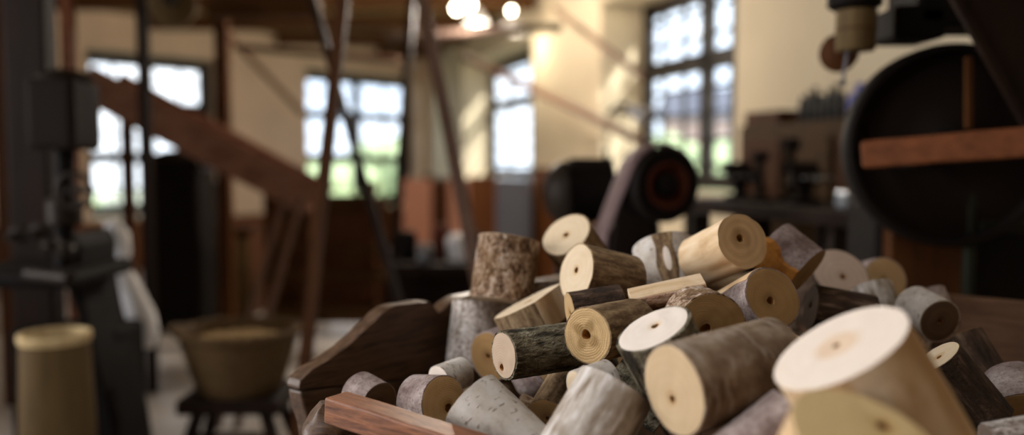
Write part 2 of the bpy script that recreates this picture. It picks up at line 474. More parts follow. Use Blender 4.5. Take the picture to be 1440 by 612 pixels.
# key: (label, bark, cut face, options)
LOGS = {
 'A': ("stout bark-covered log standing on end, topmost at the pile's left shoulder", 'rough', 'e_cream', {'seg': 110, 'rows': 46}),
 'B1': ("upright grey-barked log directly beneath the topmost left-hand standing log", 'grey', 'e_cream', {'seg': 96, 'rows': 46}),
 'B2': ("tan log end half hidden behind the pinkish face of the mossy log", 'mauve', 'e_brown', {}),
 'C': ("dark moss-cracked log with a smooth pinkish cut face and low hole", 'moss', 'e_pink', {'hole': .14, 'rows': 60, 'seg': 128}),
 'D': ("brown log with fuzzy ringed cut face and darker star-shaped heart, centre of pile", 'brown', 'e_fuzzy', {'hole': .17, 'flatup': .0}),
 'E': ("very pale oval cut face with dark hole, tilted up, on greenish-barked log", 'moss', 'e_pale', {'hole': .10}),
 'F': ("large log with mottled grey-brown bark and tan face turned left, lower centre", 'smooth', 'e_mid', {'hole': .085, 'rows': 50, 'seg': 96}),
 'G': ("silvery birch log with dark flecks lying beside the red-brown trough rail", 'birch', 'e_cream', {'rows': 40, 'seg': 96}),
 'H': ("whitish streaked birch log leaning up between flecked birch and big tan-faced log", 'streaky', 'e_cream', {'rows': 40, 'seg': 96}),
 'I': ("log with thin bright sloping cut edge above the dark mossy log", 'brown', 'e_cream', {'split': 1}),
 'J': ("cream cut face tilted up at the very top left of pile", 'brown', 'e_cream', {'hole': .10}),
 'K': ("log with flat cream face turned left and plain brown bark, upper middle", 'brown', 'e_cream', {'hole': .10, 'rows': 40}),
 'L': ("whitish birch log with brown peeled strip and pale oval scar", 'birch', 'e_cream', {'strip': 1}),
 'M': ("ringed log with pale peeled top under the black drum wheel", 'peeled', 'e_ring', {'hole': .14, 'peel': 1, 'ridge': 1}),
 'N': ("brown-faced log with small dark hole, below the ringed peeled log", 'mauve', 'e_brown', {'hole': .13, 'strippale': 1}),
 'O': ("slim log with torn reddish bark and flat pale top, middle of pile", 'torn', 'e_cream', {'flat': .6}),
 'P': ("brown round cut face with black hole behind the very pale oval face", 'rough', 'e_brown', {'hole': .155, 'dark': 1}),
 'Q': ("mauve-grey-barked log with torn orange splinter along its side, right crest", 'mauve', 'e_brown', {'splinter': 1}),
 'R': ("dusky pinkish-grey cut face with small hole on the right slope", 'dark', 'e_grey', {'hole': .10}),
 'S': ("rounded brown cut face farthest back on the right slope", 'mauve', 'e_tan', {}),
 'T': ("short log with pinkish-white bark in front of the farthest brown face", 'streaky', 'e_tan', {}),
 'T2': ("dark weathered log lying in shade under the dusky pinkish face", 'dark', 'e_dark', {}),
 'U': ("log with dull olive-brown face near the right trough board", 'birch', 'e_dark', {}),
 'U1': ("small pale rounded log end poking up beside the right trough board", 'mauve', 'e_grey', {}),
 'V': ("olive-brown log leaning along the right trough board", 'dark', 'e_brown', {}),
 'HH': ("black-brown mossy log with pale stub end behind the big peeled log", 'dark', 'e_cream', {}),
 'II': ("pink-barked log with brown face in the lower right corner", 'mauve', 'e_brown', {}),
 'JJ': ("grey log cut off by the bottom right corner of the photo", 'grey', 'e_grey', {}),
 'W': ("biggest nearest peeled log with bright cream oval face tilted up", 'peeled', 'e_wide', {'hole': .06, 'peel': 1, 'rows': 40, 'seg': 96}),
 'X': ("yellowish log face with brown hole at bottom edge, before the biggest peeled log", 'peeled', 'e_yellow', {'hole': .10, 'peel': 1, 'rows': 40, 'seg': 96}),
 'Y': ("reddish-brown log lying below the large mottled log, at bottom edge", 'mauve', 'e_tan', {}),
 'Z': ("light brown log end just right of the large mottled log's far end", 'rough', 'e_tan', {}),
 'AA': ("pale sliver of log end between two brown-faced logs", 'mauve', 'e_cream', {}),
 'BB': ("dark weathered log lying flat under the flat cream face", 'dark', 'e_tan', {}),
 'CC': ("short mauve-barked log with ochre face and round black hole, left end", 'mauve', 'e_tan', {'hole': .155, 'rows': 36}),
 'DD': ("small pale log end peeping out behind the ochre face", 'birch', 'e_pale', {}),
 'EE': ("old dark grey log end in the trough's left corner", 'mauve', 'e_dark', {}),
 'FF': ("small brown log in the gap between the two birch logs", 'brown', 'e_brown', {}),
 'GG': ("greenish rough log in the gap right of the fuzzy ringed face", 'moss', 'e_brown', {}),
 'KK': ("small pale chipped log corner behind the streaked birch log", 'birch', 'e_cream', {}),
}
BARK_AMP = {'moss': .0036, 'rough': .0018, 'grey': .0015, 'torn': .0026, 'dark': .0018, 'mauve': .0010, 'smooth': .0007,
            'brown': .0007, 'birch': .0004, 'streaky': .0005, 'peeled': .0005}


def local_basis(b):
    x = RT - b * b.dot(RT)
    if x.length < .2: x = UP - b * b.dot(UP)
    x.normalize(); return x, b.cross(x)


def obj_at(name, vs, fs, mi, mats, mw, parent=None, smooth=None):
    me = bpy.data.meshes.new(name)
    me.from_pydata(vs, [], fs)
    for mt in mats: me.materials.append(mt)
    me.polygons.foreach_set('material_index', mi)
    me.polygons.foreach_set('use_smooth', [True] * len(fs) if smooth is None else smooth)
    me.update()
    import bmesh
    bm = bmesh.new(); bm.from_mesh(me); bmesh.ops.recalc_face_normals(bm, faces=bm.faces); bm.to_mesh(me); bm.free()
    me.set_sharp_from_angle(angle=radians(40))
    o = bpy.data.objects.new(name, me); COL.objects.link(o)
    if parent: o.parent = parent
    else: o.matrix_world = mw
    return o


def make_log(key, label, bk, face, op, group='sawn log offcuts heaped in the trough'):
    p, b, R, L, ho = POSE[key]
    p = V(p); b = V(b); x, y = local_basis(b)
    hx, hy = ho if ho else (R * random.uniform(-.08, .08), R * random.uniform(-.08, .08))
    rh = op.get('hole', .11) * R
    o = p + x * hx + y * hy
    mw = Matrix(((x.x, y.x, b.x, o.x), (x.y, y.y, b.y, o.y), (x.z, y.z, b.z, o.z), (0, 0, 0, 1)))
    seg = op.get('seg', 72); rows = op.get('rows', 26)
    sd = random.uniform(0, 100)
    th_b = 0 if op.get('peel') else min(.0042 if bk == 'moss' else .0028, .1 * R if bk == 'moss' else .055 * R)
    amp = min(BARK_AMP[bk], .8 * th_b) if th_b else .0005

    def base(t, z):
        d = V((cos(t), sin(t), z * 4))
        n = noise.noise(d * 1.1 + V((sd, 0, 0))); n2 = noise.noise(d * 2.7 + V((0, sd, 0)))
        r = R * (.968 + .024 * n + .010 * n2)
        if op.get('ridge'): r -= R * .03 * max(0, cos(6 * t)) ** 2
        return r
    fl = None
    if 'flat' in op:
        w = V((.15, -.35, .92)); fx, fy = w.dot(x), w.dot(y); q = math.hypot(fx, fy); fl = (fx / q, fy / q, op['flat'])
    if op.get('split'):
        w = V((.9, -.5, -.1)); fx, fy = w.dot(x), w.dot(y); q = math.hypot(fx, fy); fl = (fx / q, fy / q, .62)

    def pt(r, t, z, dip=0.0):
        cx, cy = r * cos(t), r * sin(t)
        if fl:
            k = cx * fl[0] + cy * fl[1] - (fl[2] * R - dip)
            if k > 0: cx -= fl[0] * k; cy -= fl[1] * k
        return V((cx - hx, cy - hy, z))
    # wood core with both cut ends and the drilled pith hole
    vs = []; fs = []; mi = []

    def ring(fn):
        k = len(vs)
        for i in range(seg): vs.append(fn(2 * pi * i / seg))
        return k

    def join(a, c, m):
        for i in range(seg):
            j = (i + 1) % seg
            fs.append((a + i, a + j, c + j, c + i)); mi.append(m)
    hd = min(.014, L * .5)
    bot = len(vs); vs.append(V((0, 0, hd)))
    r0 = ring(lambda t: V((rh * .92 * cos(t), rh * .92 * sin(t), hd)))
    for i in range(seg): fs.append((bot, r0 + (i + 1) % seg, r0 + i)); mi.append(2)
    prev = r0
    r1 = ring(lambda t: V((rh * (1 + .06 * sin(3 * t + sd)) * cos(t), rh * (1 + .06 * sin(3 * t + sd)) * sin(t), .0006)))
    join(prev, r1, 2); prev = r1
    nf = 7
    for q in range(1, nf + 1):
        k = q / nf

        def fp(t, k=k):
            e = pt(base(t, 0) - th_b, t, 0); h = V((rh * cos(t), rh * sin(t), 0))
            v = h.lerp(e, k)
            if 0 < k < 1: v.z = .0009 * (noise.noise(V((v.x * 60, v.y * 60, sd))) - .3) * (1 if k < .99 else 0)
            return v
        r = ring(fp); join(prev, r, 0); prev = r
    for q in range(1, rows + 1):
        z = L * q / rows
        r = ring(lambda t: pt(base(t, z) - th_b - (amp * .5 * (1 + noise.noise(V((cos(t) * 3, sin(t) * 3, z * 25 + sd)))) if not th_b and 0 < z < L else 0), t, z))
        join(prev, r, 1); prev = r
    c = len(vs); vs.append(V((-hx, -hy, L)))
    for i in range(seg): fs.append((prev + i, prev + (i + 1) % seg, c)); mi.append(0)
    side = M['b_peeled'] if (op.get('peel') or fl) else M[face]
    core = obj_at('log_offcut', vs, fs, mi, [M[face], side, M['hole']], mw)
    tag(core, label, 'log', group)
    # bark: a thin sleeve with its own ridges and ragged ends
    if th_b:
        vs = []; fs = []; mi = []
        rag = {'moss': .0016, 'rough': .0014, 'torn': .004, 'grey': .001, 'dark': .0012, 'mauve': .0008}.get(bk, .0004)
        fq = {'moss': 85, 'rough': 70, 'torn': 40, 'grey': 60, 'dark': 48}.get(bk, 40)

        def disp(t, z, r):
            d = V((r * cos(t), r * sin(t), z * (.28 if bk == 'moss' else .45))) * fq * 2.2 + V((sd, 3, 1))
            n = noise.noise(d) * .6 + noise.noise(d * 2.3) * .4
            if bk == 'moss': n = 1 - 2.2 * abs(n)
            return amp * min(1, max(0, .5 - .6 * n))
        z0 = lambda t: rag * (.6 + .5 * noise.noise(V((cos(t) * 9, sin(t) * 9, sd))))
        prev = ring(lambda t: pt(base(t, 0) - th_b - .0002, t, z0(t), .0012))
        for q in range(rows + 1):
            k = q / rows
            r = ring(lambda t: pt(base(t, k * L) - disp(t, k * L, R), t, z0(t) * (1 - k) + k * (L - rag * .4), .0012))
            join(prev, r, 0); prev = r
        r = ring(lambda t: pt(base(t, L) - th_b - .0002, t, L - rag * .4, .0012)); join(prev, r, 0)
        obj_at('bark', vs, fs, mi, [M['b_' + bk]], mw, core)

    def patch(name, wdir, half, za, zb, lift, mat, oval=False):
        """a strip of the log's skin that looks different, following the trunk"""
        w = V(wdir); t0 = math.atan2(w.dot(y), w.dot(x)); n, m = 14, 18
        vs = []; fs = []
        for s_ in (0, 1):
            for i in range(n + 1):
                for j in range(m + 1):
                    u = -1 + 2 * i / n; k = j / m
                    wdt = half * (math.sqrt(max(0, 1 - (2 * k - 1) ** 2)) if oval else 1 + .12 * sin(9 * k + 2))
                    t = t0 + u * wdt; z = za + (zb - za) * k
                    rr = base(t, z) + (lift if not s_ else -th_b * .6)
                    vs.append(pt(rr, t, z))
        w_ = m + 1; q = (n + 1) * w_
        for i in range(n):
            for j in range(m):
                a = i * w_ + j
                fs.append((a, a + 1, a + w_ + 1, a + w_)); fs.append((q + a, q + a + w_, q + a + w_ + 1, q + a + 1))
        for i in range(n):
            for j in (0, m):
                a = i * w_ + j; fs.append((a, a + w_, q + a + w_, q + a))
        for j in range(m):
            for i in (0, n):
                a = i * w_ + j; fs.append((a, q + a, q + a + 1, a + 1))
        c = obj_at(name, vs, fs, [0] * len(fs), [mat], mw, core)
        return c
    if op.get('strip'):
        st = patch('peeled_strip', (-.12, -1, -.1), .30, .001, L - .002, .0006, M['b_brown']); st['label'] = 'brown peeled strip'
        sc = patch('knot_scar', (-.10, -1, -.1), .11, L * .30, L * .8, .0014, M['e_pale'], True); sc['label'] = 'pale oval scar'
    if op.get('strippale'):
        st = patch('peeled_strip', (-.1, -.55, .8), .34, .002, L - .002, .0005, M['b_peeled']); st['label'] = 'pale peeled strip'
    if op.get('splinter'):
        m_ = MB(); m2 = MB(); n = 16
        w = V((-.35, -.8, -.45)); w = (w - b * w.dot(b)).normalized(); sv = b.cross(w).normalized()
        c0 = p
        pts1 = []; pts2 = []
        for i in range(n + 1):
            k = i / n; z = L * (-.02 + 1.02 * k)
            wd = R * (.66 + .12 * sin(7 * k) + random.uniform(-.03, .03)) * (1 - .35 * k)
            pts1.append(c0 + b * z + w * R * 1.02 + sv * wd * .5); pts2.append(c0 + b * z + w * R * 1.02 - sv * wd)
        m_.prism(pts1 + pts2[::-1], w * -R * .3)
        s_ = m_.build('torn_wood', M['orange_wood'], core); fix_child(s_, core); s_['label'] = 'torn orange wood'
    return core


def fix_child(o, parent):
    """mesh built in world space: express it in its parent's own frame"""
    off = V((0, 0, 0)); q = parent
    while q: off = off + q.location; q = q.parent
    inv = parent.matrix_world.inverted() if parent.parent is None else None
    o.data.transform(parent.matrix_basis.inverted() @ Matrix.Translation(off))


M['orange_wood'] = timber('torn_orange_wood', '8a5524', 'c98a40', 0, 3)
for key, (label, bk, face, op) in LOGS.items():
    make_log(key, label, bk, face, op)
FILL = [
 ('f0', 'shaded brown log between the flecked birch log and the ochre face'),
 ('f1', 'shaded mauve-grey log between the mossy log and the gap-filling brown log'),
 ('f2', 'shaded dark log between the thin-edged log and the flat cream face'),
 ('f3', 'shaded grey log between the large mottled log and the light brown end'),
 ('f4', 'shaded mossy log between the large mottled log and the very pale oval face'),
 ('f5', 'shaded rough-barked log between the flecked birch log and the gap-filling brown log'),
 ('f6', 'shaded brown log between the ringed peeled log and the brown small-holed face'),
 ('f7', 'shaded mauve-grey log between the flecked birch log and the small pale end'),
 ('f8', 'shaded dark log between the dark shaded log and the brown small-holed face'),
 ('f9', 'shaded grey log between the thin-edged log and the topmost standing log'),
 ('f10', 'shaded mossy log between the chipped log corner and the fuzzy ringed log'),
 ('f11', 'shaded rough-barked log between the olive face and the black-brown log'),

]
kinds = ['brown', 'mauve', 'dark', 'grey', 'moss', 'rough']
for i, (key, label) in enumerate(FILL):
    make_log(key, label, kinds[i % 6], ['e_brown', 'e_tan', 'e_dark'][i % 3], {'seg': 40, 'rows': 12})

# ------------------------------------------------------------------ the trough the logs lie in
M['trough_dark'] = timber('weathered_dark_boards', '22150c', '7a5b43', 0, 4, .45, .3)
M['trough_red'] = timber('red_brown_rail_wood', '3c1d14', 'b5764f', 0, 7, .45, .3)
M['trough_brown'] = timber('worn_brown_board', '4e3626', '84624a', 0, 4, .6)


def rotz(d):
    return math.atan2(d.y, d.x)


def oriented(mb, name, mat, parent, d, origin, bevel=.002):
    """build with the object's own x axis along d, so that the grain runs with the board"""
    d = V((d[0], d[1], 0)).normalized(); R_ = Matrix.Rotation(rotz(d), 4, 'Z'); o = V(origin)
    T = Matrix.Translation(o) @ R_
    inv = T.inverted(); mb.v = [inv @ v for v in mb.v]
    q = mb.build(name, mat, None, bevel)
    q.parent = parent
    q.matrix_local = Matrix.Translation(-parent.location) @ T
    return q


def on_plane(px, py, p0, n):
    r = P(px, py, 1) - CAM; p0 = V(p0); n = V(n)
    return CAM + r * ((p0 - CAM).dot(n) / r.dot(n))


trough = thing('log_trough', 'weathered wooden trough on legs holding the heap of sawn logs', 'trough', (.5, 1.2, 0))
NE = V((-.8, .6, 0))                      # outward from the left end board
E0 = V((-.349, 1.311, 0)); ED = V((.6, .8, 0))
prof = [(421, 545), (423, 535), (431, 527), (440, 519), (455, 511), (470, 500), (486, 489), (500, 477), (514, 463), (527, 452), (537, 441), (548, 433), (561, 429), (575, 428), (590, 425),
        (604, 424), (611, 432), (617, 440), (623, 436), (632, 427), (640, 422), (648, 418)]
top = [on_plane(a, c, E0, NE) for a, c in prof]
low_l = on_plane(422, 548, E0, NE); low_r = on_plane(600, 531, E0, NE)
far = E0 + ED * 1.12
endz = top[-1].z
out = top + [V((far.x, far.y, endz)), V((far.x, far.y, low_r.z - .02)), low_r, low_l]
m = MB(); m.prism(out, NE * .032)
oriented(m, 'end_board', M['trough_dark'], trough, ED, E0, .004)
m = MB()
a0 = on_plane(424, 551, E0, NE); b0 = low_r + V((0, 0, -.003)); f0 = V((far.x, far.y, low_r.z - .024))
lo = .66
left_low = V((a0.x + .02, a0.y + .02 * .8 / .6, lo))
m.prism([a0, on_plane(470, 545, E0, NE), b0, f0, V((f0.x, f0.y, lo)), left_low, on_plane(436, 600, E0, NE), on_plane(425, 562, E0, NE)], NE * .034)
oriented(m, 'lower_end_board', M['trough_dark'], trough, ED, E0, .004)
# near side: rail on top of a side board
d1 = 1.12
R1 = P(471, 560, d1); R2 = P(640, 612, 1.0)
RD = (R2 - R1).normalized(); rail_end = R1 + RD * 1.05
m = MB(); up_r = V((-.35, -.38, 1)).normalized()
m.beam(R1 + V((0, 0, -.011)), rail_end + V((0, 0, -.016)), .040, .034, (0, 0, 1), n=14, jit=.0007)
oriented(m, 'rail', M['trough_red'], trough, RD, R1, .003)['label'] = 'red-brown top rail'
m = MB()
m.beam(V((R1.x, R1.y, .745)) + RD * .01, V((rail_end.x, rail_end.y, .745 - .045)), .022, .20, n=8, jit=.001)
oriented(m, 'side_board', M['trough_dark'], trough, RD, R1, .003)
# gnarled corner post
m = MB(); n = 110; pv = []
cp = P(457, 585, 1.175)
for i in range(n + 1):
    k = i / n; z = .0 + k * .872
    r = .030 * (1 + .22 * noise.noise(V((0, 0, k * 14)))) * (1 if k < .96 else (1 - (k - .96) / .04 * .55))
    pv.append((r, z))
m.lathe((cp.x, cp.y, 0), (0, 0, 1), pv, 28)
m.v = [v + V((noise.noise(v * 30), noise.noise(v * 30 + V((9, 0, 0))), 0)) * .012 for v in m.v]
m.build('leg', M['trough_dark'], trough)
# far side board on the right
G1 = P(1330, 416, 1.75); G2 = P(1440, 426, 1.66); GD = (G2 - G1); GD.z = 0; GD.normalize()
zt = (G1.z + G2.z) / 2
g0 = V((far.x + .03, far.y - .02, 0)); gn = V((-GD.y, GD.x, 0))
if gn.y < 0: gn = -gn
s0 = (g0 - G1).dot(GD); ga = G1 + GD * s0; gb = G1 + GD * 1.05
m = MB(); h = zt - .66
m.beam(V((ga.x, ga.y, .66 + h / 2)) + gn * .015, V((gb.x, gb.y, .66 + h / 2)) + gn * .015, .03, h, n=10, jit=.0012)
oriented(m, 'far_side_board', M['trough_brown'], trough, GD, ga, .003)['label'] = 'worn brown side board'
# front end, floor and remaining legs
fe1 = V((rail_end.x, rail_end.y, 0)); fe2 = V((gb.x, gb.y, 0))
m = MB(); m.beam(fe1 + V((0, 0, .75)), fe2 + V((0, 0, .75)), .028, .20)
oriented(m, 'front_end_board', M['trough_dark'], trough, fe2 - fe1, fe1, .003)
m = MB()
inn = [V((R1.x, R1.y, .655)), V((rail_end.x, rail_end.y, .655)), V((gb.x, gb.y, .655)), V((ga.x, ga.y, .655)), V((E0.x, E0.y, .655))]
m.prism(inn, (0, 0, .03)); m.build('trough_floor', M['trough_dark'], trough)
for q in (V((rail_end.x + .02, rail_end.y + .05, 0)), V((gb.x - .08, gb.y - .02, 0)), V((ga.x + .02, ga.y - .08, 0))):
    m = MB(); m.beam(q, q + V((0, 0, .66)), .05, .05, (1, 0, 0)); m.build('leg', M['trough_dark'], trough, .003)

# ------------------------------------------------------------------ room materials
M['plaster'] = plain('cream_plaster', 'd6c7ab', .9, .05, 3, .15)
M['plaster_dim'] = plain('old_plaster', 'e2c8ac', .9, .10, 2, .15)
M['wainscot'] = timber('wainscot_boards', '4e2c16', '85522c', 2, .6)
M['ceiling'] = timber('ceiling_boards', '6f5a36', 'a68f5e', 0, .4, .7)
M['joist'] = timber('joist_wood', '3a2513', '6b4726', 0, .6)
M['floor'] = plain('stone_floor', 'b3aeab', .4, .15, 4, .1, .5)
M['frame'] = plain('window_frame_dark', '1c1511', .5, .2, 10)
M['glass'] = glass_mat()
M['black'] = iron('black_iron', '0e0805', .7, 0, .15)
M['dark'] = iron('dark_iron', '1a100a', .75, 0, .15)
M['grey_iron'] = iron('grey_iron', '2c241d', .5, .2, .2)
M['rust'] = iron('rusty_red_iron', '5a2c1c', .6, .2)
M['steel'] = iron('bright_steel', '9aa0ab', .25, .9, .1)
M['brown'] = timber('brown_wood', '2e1808', '5e3718', 2, .8)
M['brown_x'] = timber('brown_wood_level', '2a1a09', '5c3f1b', 0, .8)
M['chute'] = timber('chute_wood', '6b4636', 'a87c66', 0, .8)
M['dkbrown'] = timber('dark_brown_wood', '140c07', '2c1a0f', 2, .8)
M['orange'] = timber('orange_brown_wood', '4c2814', '7c4727', 0, .8)
M['tan'] = timber('tan_wood', '4c3c25', '715b3a', 2, .8)
M['pale'] = timber('pale_wood', 'b79a6c', 'd8c296', 2, .8)
M['leather'] = plain('belt_leather', '5c4232', .6, .2, 20)
M['mauve_belt'] = plain('belt_canvas', '6c5754', .7, .2, 20)
M['pink'] = plain('salmon_paint', 'b9826c', .7, .1, 5)
M['white'] = plain('white_cloth', 'eeecec', .9, .06, 8)
M['straw'] = plain('wood_shavings', 'a88a60', .9, .35, 60, .6)
M['wicker'] = timber('wicker', '47341f', '786040', 0, 4)
M['blue'] = plain('blue_plastic', '3f4fa8', .4, .1)
M['green_iron'] = iron('green_iron', '23251b', .5, .2)
M['lampglow'] = glow('lamp_bulb_glow', 'fff2d8', 30)
M['bluegrey'] = plain('blue_grey_paint', '5a5c68', .5, .1)
M['glaze'] = plain('dark_glass_jars', '1c1a17', .5, .3, 6, 0, .2)

H = 2.85
FZ = Matrix.Identity(3)


def wall(name, A, B, inward, thick, h, holes, mat, extra=0.0):
    """a wall whose inner face runs from A to B; holes are (start, end, sill, head) along it"""
    A = V((*A, 0)); B = V((*B, 0)); d = (B - A).normalized(); L = (B - A).length
    n = V((*inward, 0)).normalized()
    ss = sorted({0, L, *[k for q in holes for k in q[:2]]}); zs = sorted({0, h, *[k for q in holes for k in q[2:]]})
    m = MB()

    def solid(i, j):
        if not (0 <= i < len(ss) - 1 and 0 <= j < len(zs) - 1): return False
        cs = (ss[i] + ss[i + 1]) / 2; cz = (zs[j] + zs[j + 1]) / 2
        return not any(q[0] < cs < q[1] and q[2] < cz < q[3] for q in holes)
    Q = lambda s_, z, o: A + d * s_ + V((0, 0, z)) - n * o
    for i in range(len(ss) - 1):
        for j in range(len(zs) - 1):
            if not solid(i, j): continue
            a, b, z, w = ss[i], ss[i + 1], zs[j], zs[j + 1]
            m.add([Q(a, z, 0), Q(b, z, 0), Q(b, w, 0), Q(a, w, 0)], [(0, 1, 2, 3)])
            m.add([Q(a, z, thick), Q(b, z, thick), Q(b, w, thick), Q(a, w, thick)], [(0, 3, 2, 1)])
            for (di, dj, p, q) in ((-1, 0, (a, z), (a, w)), (1, 0, (b, z), (b, w)), (0, -1, (a, z), (b, z)), (0, 1, (a, w), (b, w))):
                if not solid(i + di, j + dj):
                    m.add([Q(*p, 0), Q(*q, 0), Q(*q, thick), Q(*p, thick)], [(0, 1, 2, 3)])
    return struct(m.build(name, mat)), d, n


WN = [0]


def window(A, d, n, hole, out, cols, rows, thickrows, frame=.11, mull=.13, munt=.022):
    """frame, muntins and one sheet of glass set back by out from the wall's inner face"""
    WN[0] += 1
    a, b, z0, z1 = hole; A = V((*A, 0)); o = -n * out
    e = bpy.data.objects.new('window_%d' % WN[0], None); COL.objects.link(e); e.location = A + d * a + o + V((0, 0, z0)); e['kind'] = 'structure'
    Q = lambda s_, z: A + d * s_ + o + V((0, 0, z))
    m = MB(); g = .012
    m.beam(Q(a + g, z0 + frame / 2 + g), Q(b - g, z0 + frame / 2 + g), .06, frame); m.beam(Q(a + g, z1 - frame / 2 - g), Q(b - g, z1 - frame / 2 - g), .06, frame)
    m.beam(Q(a + frame / 2 + g, z0 + g), Q(a + frame / 2 + g, z1 - g), frame, .06, n); m.beam(Q(b - frame / 2 - g, z0 + g), Q(b - frame / 2 - g, z1 - g), frame, .06, n)
    for c in cols[0]: m.beam(Q(a + (b - a) * c, z0 + g), Q(a + (b - a) * c, z1 - g), mull, .06, n)
    for r in thickrows: m.beam(Q(a + g, z0 + (z1 - z0) * r), Q(b - g, z0 + (z1 - z0) * r), .06, mull)
    m.build('window_frame', M['frame'], e)
    m = MB()
    for c in cols[1]: m.beam(Q(a + (b - a) * c, z0 + frame), Q(a + (b - a) * c, z1 - frame), munt, .03, n)
    for r in rows: m.beam(Q(a + frame, z0 + (z1 - z0) * r), Q(b - frame, z0 + (z1 - z0) * r), .03, munt)
    m.build('muntins', M['frame'], e)
    m = MB(); q0 = n * .004
    m.add([Q(a + .03, z0 + .03), Q(b - .03, z0 + .03), Q(b - .03, z1 - .03), Q(a + .03, z1 - .03)], [(0, 1, 2, 3)])
    m.build('glass', M['glass'], e)
    return e


# right-hand wall: its windows lie on X = 3.436 - .327 Y, inner face .42 nearer the room
RX = lambda y: 3.016 - .327 * y
RN = V((-1, -.327, 0)).normalized()
RA, RB = (RX(13.35), 13.35), (RX(-3.0), -3.0)
rl = lambda y: (13.35 - y) * math.hypot(1, .327)     # distance along from the far corner
off = .42 * .311
rh = [(rl(11.32 - off), rl(8.60), 1.02, 2.48), (rl(7.14 - off), rl(5.14), 1.0, 2.50)]
wr, rd, rn = wall('wall_right', RA, RB, (RN.x, RN.y), .46, H, rh, M['plaster'])
thirds = [1 / 6, 2 / 6, 4 / 6, 5 / 6]
for i, hq in enumerate(rh):
    window(RA, rd, rn, hq, .40, ([.5], thirds) if i else ([.62], [.28, .81]), [.125, .25, .375, .5, .75, .875] if i < 2 else [.25, .75], [.625])
# left back wall
LX = lambda y: -2.3 + .863 * (y - 12.26)
ldir = V((.863, 1, 0)).normalized(); LN_ = V((.757, -.653, 0)).normalized()
li = .28
LA = V((LX(8.35), 8.35, 0)) + LN_ * li; LB = V((LX(14.0), 14.0, 0)) + LN_ * li
ll = lambda y: (V((LX(y), y, 0)) + LN_ * li - LA).dot(ldir)
lh = [(ll(9.40), ll(10.60), .6, 2.45), (ll(11.54), ll(13.10), .6, 2.47)]
LB = LA + ldir * ll(13.62)
wl, ld, ln = wall('wall_back', (LA.x, LA.y), (LB.x, LB.y), (LN_.x, LN_.y), .34, H, lh, M['plaster_dim'])
for hq in lh:
    window((LA.x, LA.y), ld, ln, hq, .27, ([.5], [.25, .75]), [.166, .5, .84], [.36, .68], .13, .13, .022)
# the wall left of the camera, with the big windows that light the pile, and the one behind
WL = [(1.2, 3.0, .9, 2.6), (4.0, 5.8, .9, 2.6)]
w1, d1_, n1 = wall('wall_left', (-4.6, -3.0), (-4.6, 7.5), (1, 0), .3, H, WL, M['plaster_dim'])
for hq in WL: window((-4.6, -3.0), d1_, n1, hq, .24, ([.5], [.25, .75]), [.25, .75], [.5])
wall('wall_corner', (-4.6, 7.5), (LA.x, LA.y), (.85, .4), .3, H, [], M['plaster_dim'])
WF = []
w2, d2_, n2 = wall('wall_front', (-4.6, -3.0), (RB[0], -3.0), (0, 1), .3, H, WF, M['plaster_dim'])
for hq in WF: window((-4.6, -3.0), d2_, n2, hq, .24, ([.5], [.25, .75]), [.25, .75], [.5])
m = MB(); m.prism([(-6.2, -3.4, -.12), (4.6, -3.4, -.12), (-1.0, 13.7, -.12), (-1.4, 14.1, -.12), (-6.2, 9.2, -.12)], (0, 0, .12)); struct(m.build('floor', M['floor']))
SKY = (-1.9, -.4, -.5, 1.5)              # roof light over the pile's left: x0, x1, y0, y1
m = MB()
m.prism([(-6.2, SKY[3], H), (RX(SKY[3]) + .46, SKY[3], H), (-1.0, 13.7, H), (-1.4, 14.1, H), (-6.2, 9.2, H)], (0, 0, .15))
m.prism([(-6.2, -3.4, H), (4.6, -3.4, H), (RX(SKY[2]) + .46, SKY[2], H), (-6.2, SKY[2], H)], (0, 0, .15))
m.prism([(-6.2, SKY[2], H), (SKY[0], SKY[2], H), (SKY[0], SKY[3], H), (-6.2, SKY[3], H)], (0, 0, .15))
m.prism([(SKY[1], SKY[2], H), (RX(SKY[2]) + .46, SKY[2], H), (RX(SKY[3]) + .46, SKY[3], H), (SKY[1], SKY[3], H)], (0, 0, .15))
struct(m.build('ceiling', M['ceiling']))
WN[0] += 1
e = bpy.data.objects.new('window_%d' % WN[0], None); COL.objects.link(e); e.location = (SKY[0], SKY[2], H); e['kind'] = 'structure'
m = MB()
for x in (SKY[0] + .03, (SKY[0] + SKY[1]) / 2, SKY[1] - .03): m.beam((x, SKY[2], H + .11), (x, SKY[3], H + .11), .05, .06)
for y in (SKY[2] + .03, .5, SKY[3] - .03): m.beam((SKY[0], y, H + .11), (SKY[1], y, H + .11), .05, .05)
m.build('window_frame', M['frame'], e)
m = MB(); m.add([(SKY[0], SKY[2], H + .145), (SKY[1], SKY[2], H + .145), (SKY[1], SKY[3], H + .145), (SKY[0], SKY[3], H + .145)], [(0, 1, 2, 3)]); m.build('glass', M['glass'], e)
# ceiling joists run across the room
for k in range(9):
    y = 2.2 + 1.25 * k
    xl = max(-4.55, LX(y) + .45) if y > 7.6 else -4.55
    xr = RX(y) - .03
    m = MB(); m.beam((xl, y, H - .075), (xr, y, H - .075), .11, .148); struct(m.build('trim_%d' % (k + 1), M['joist']))
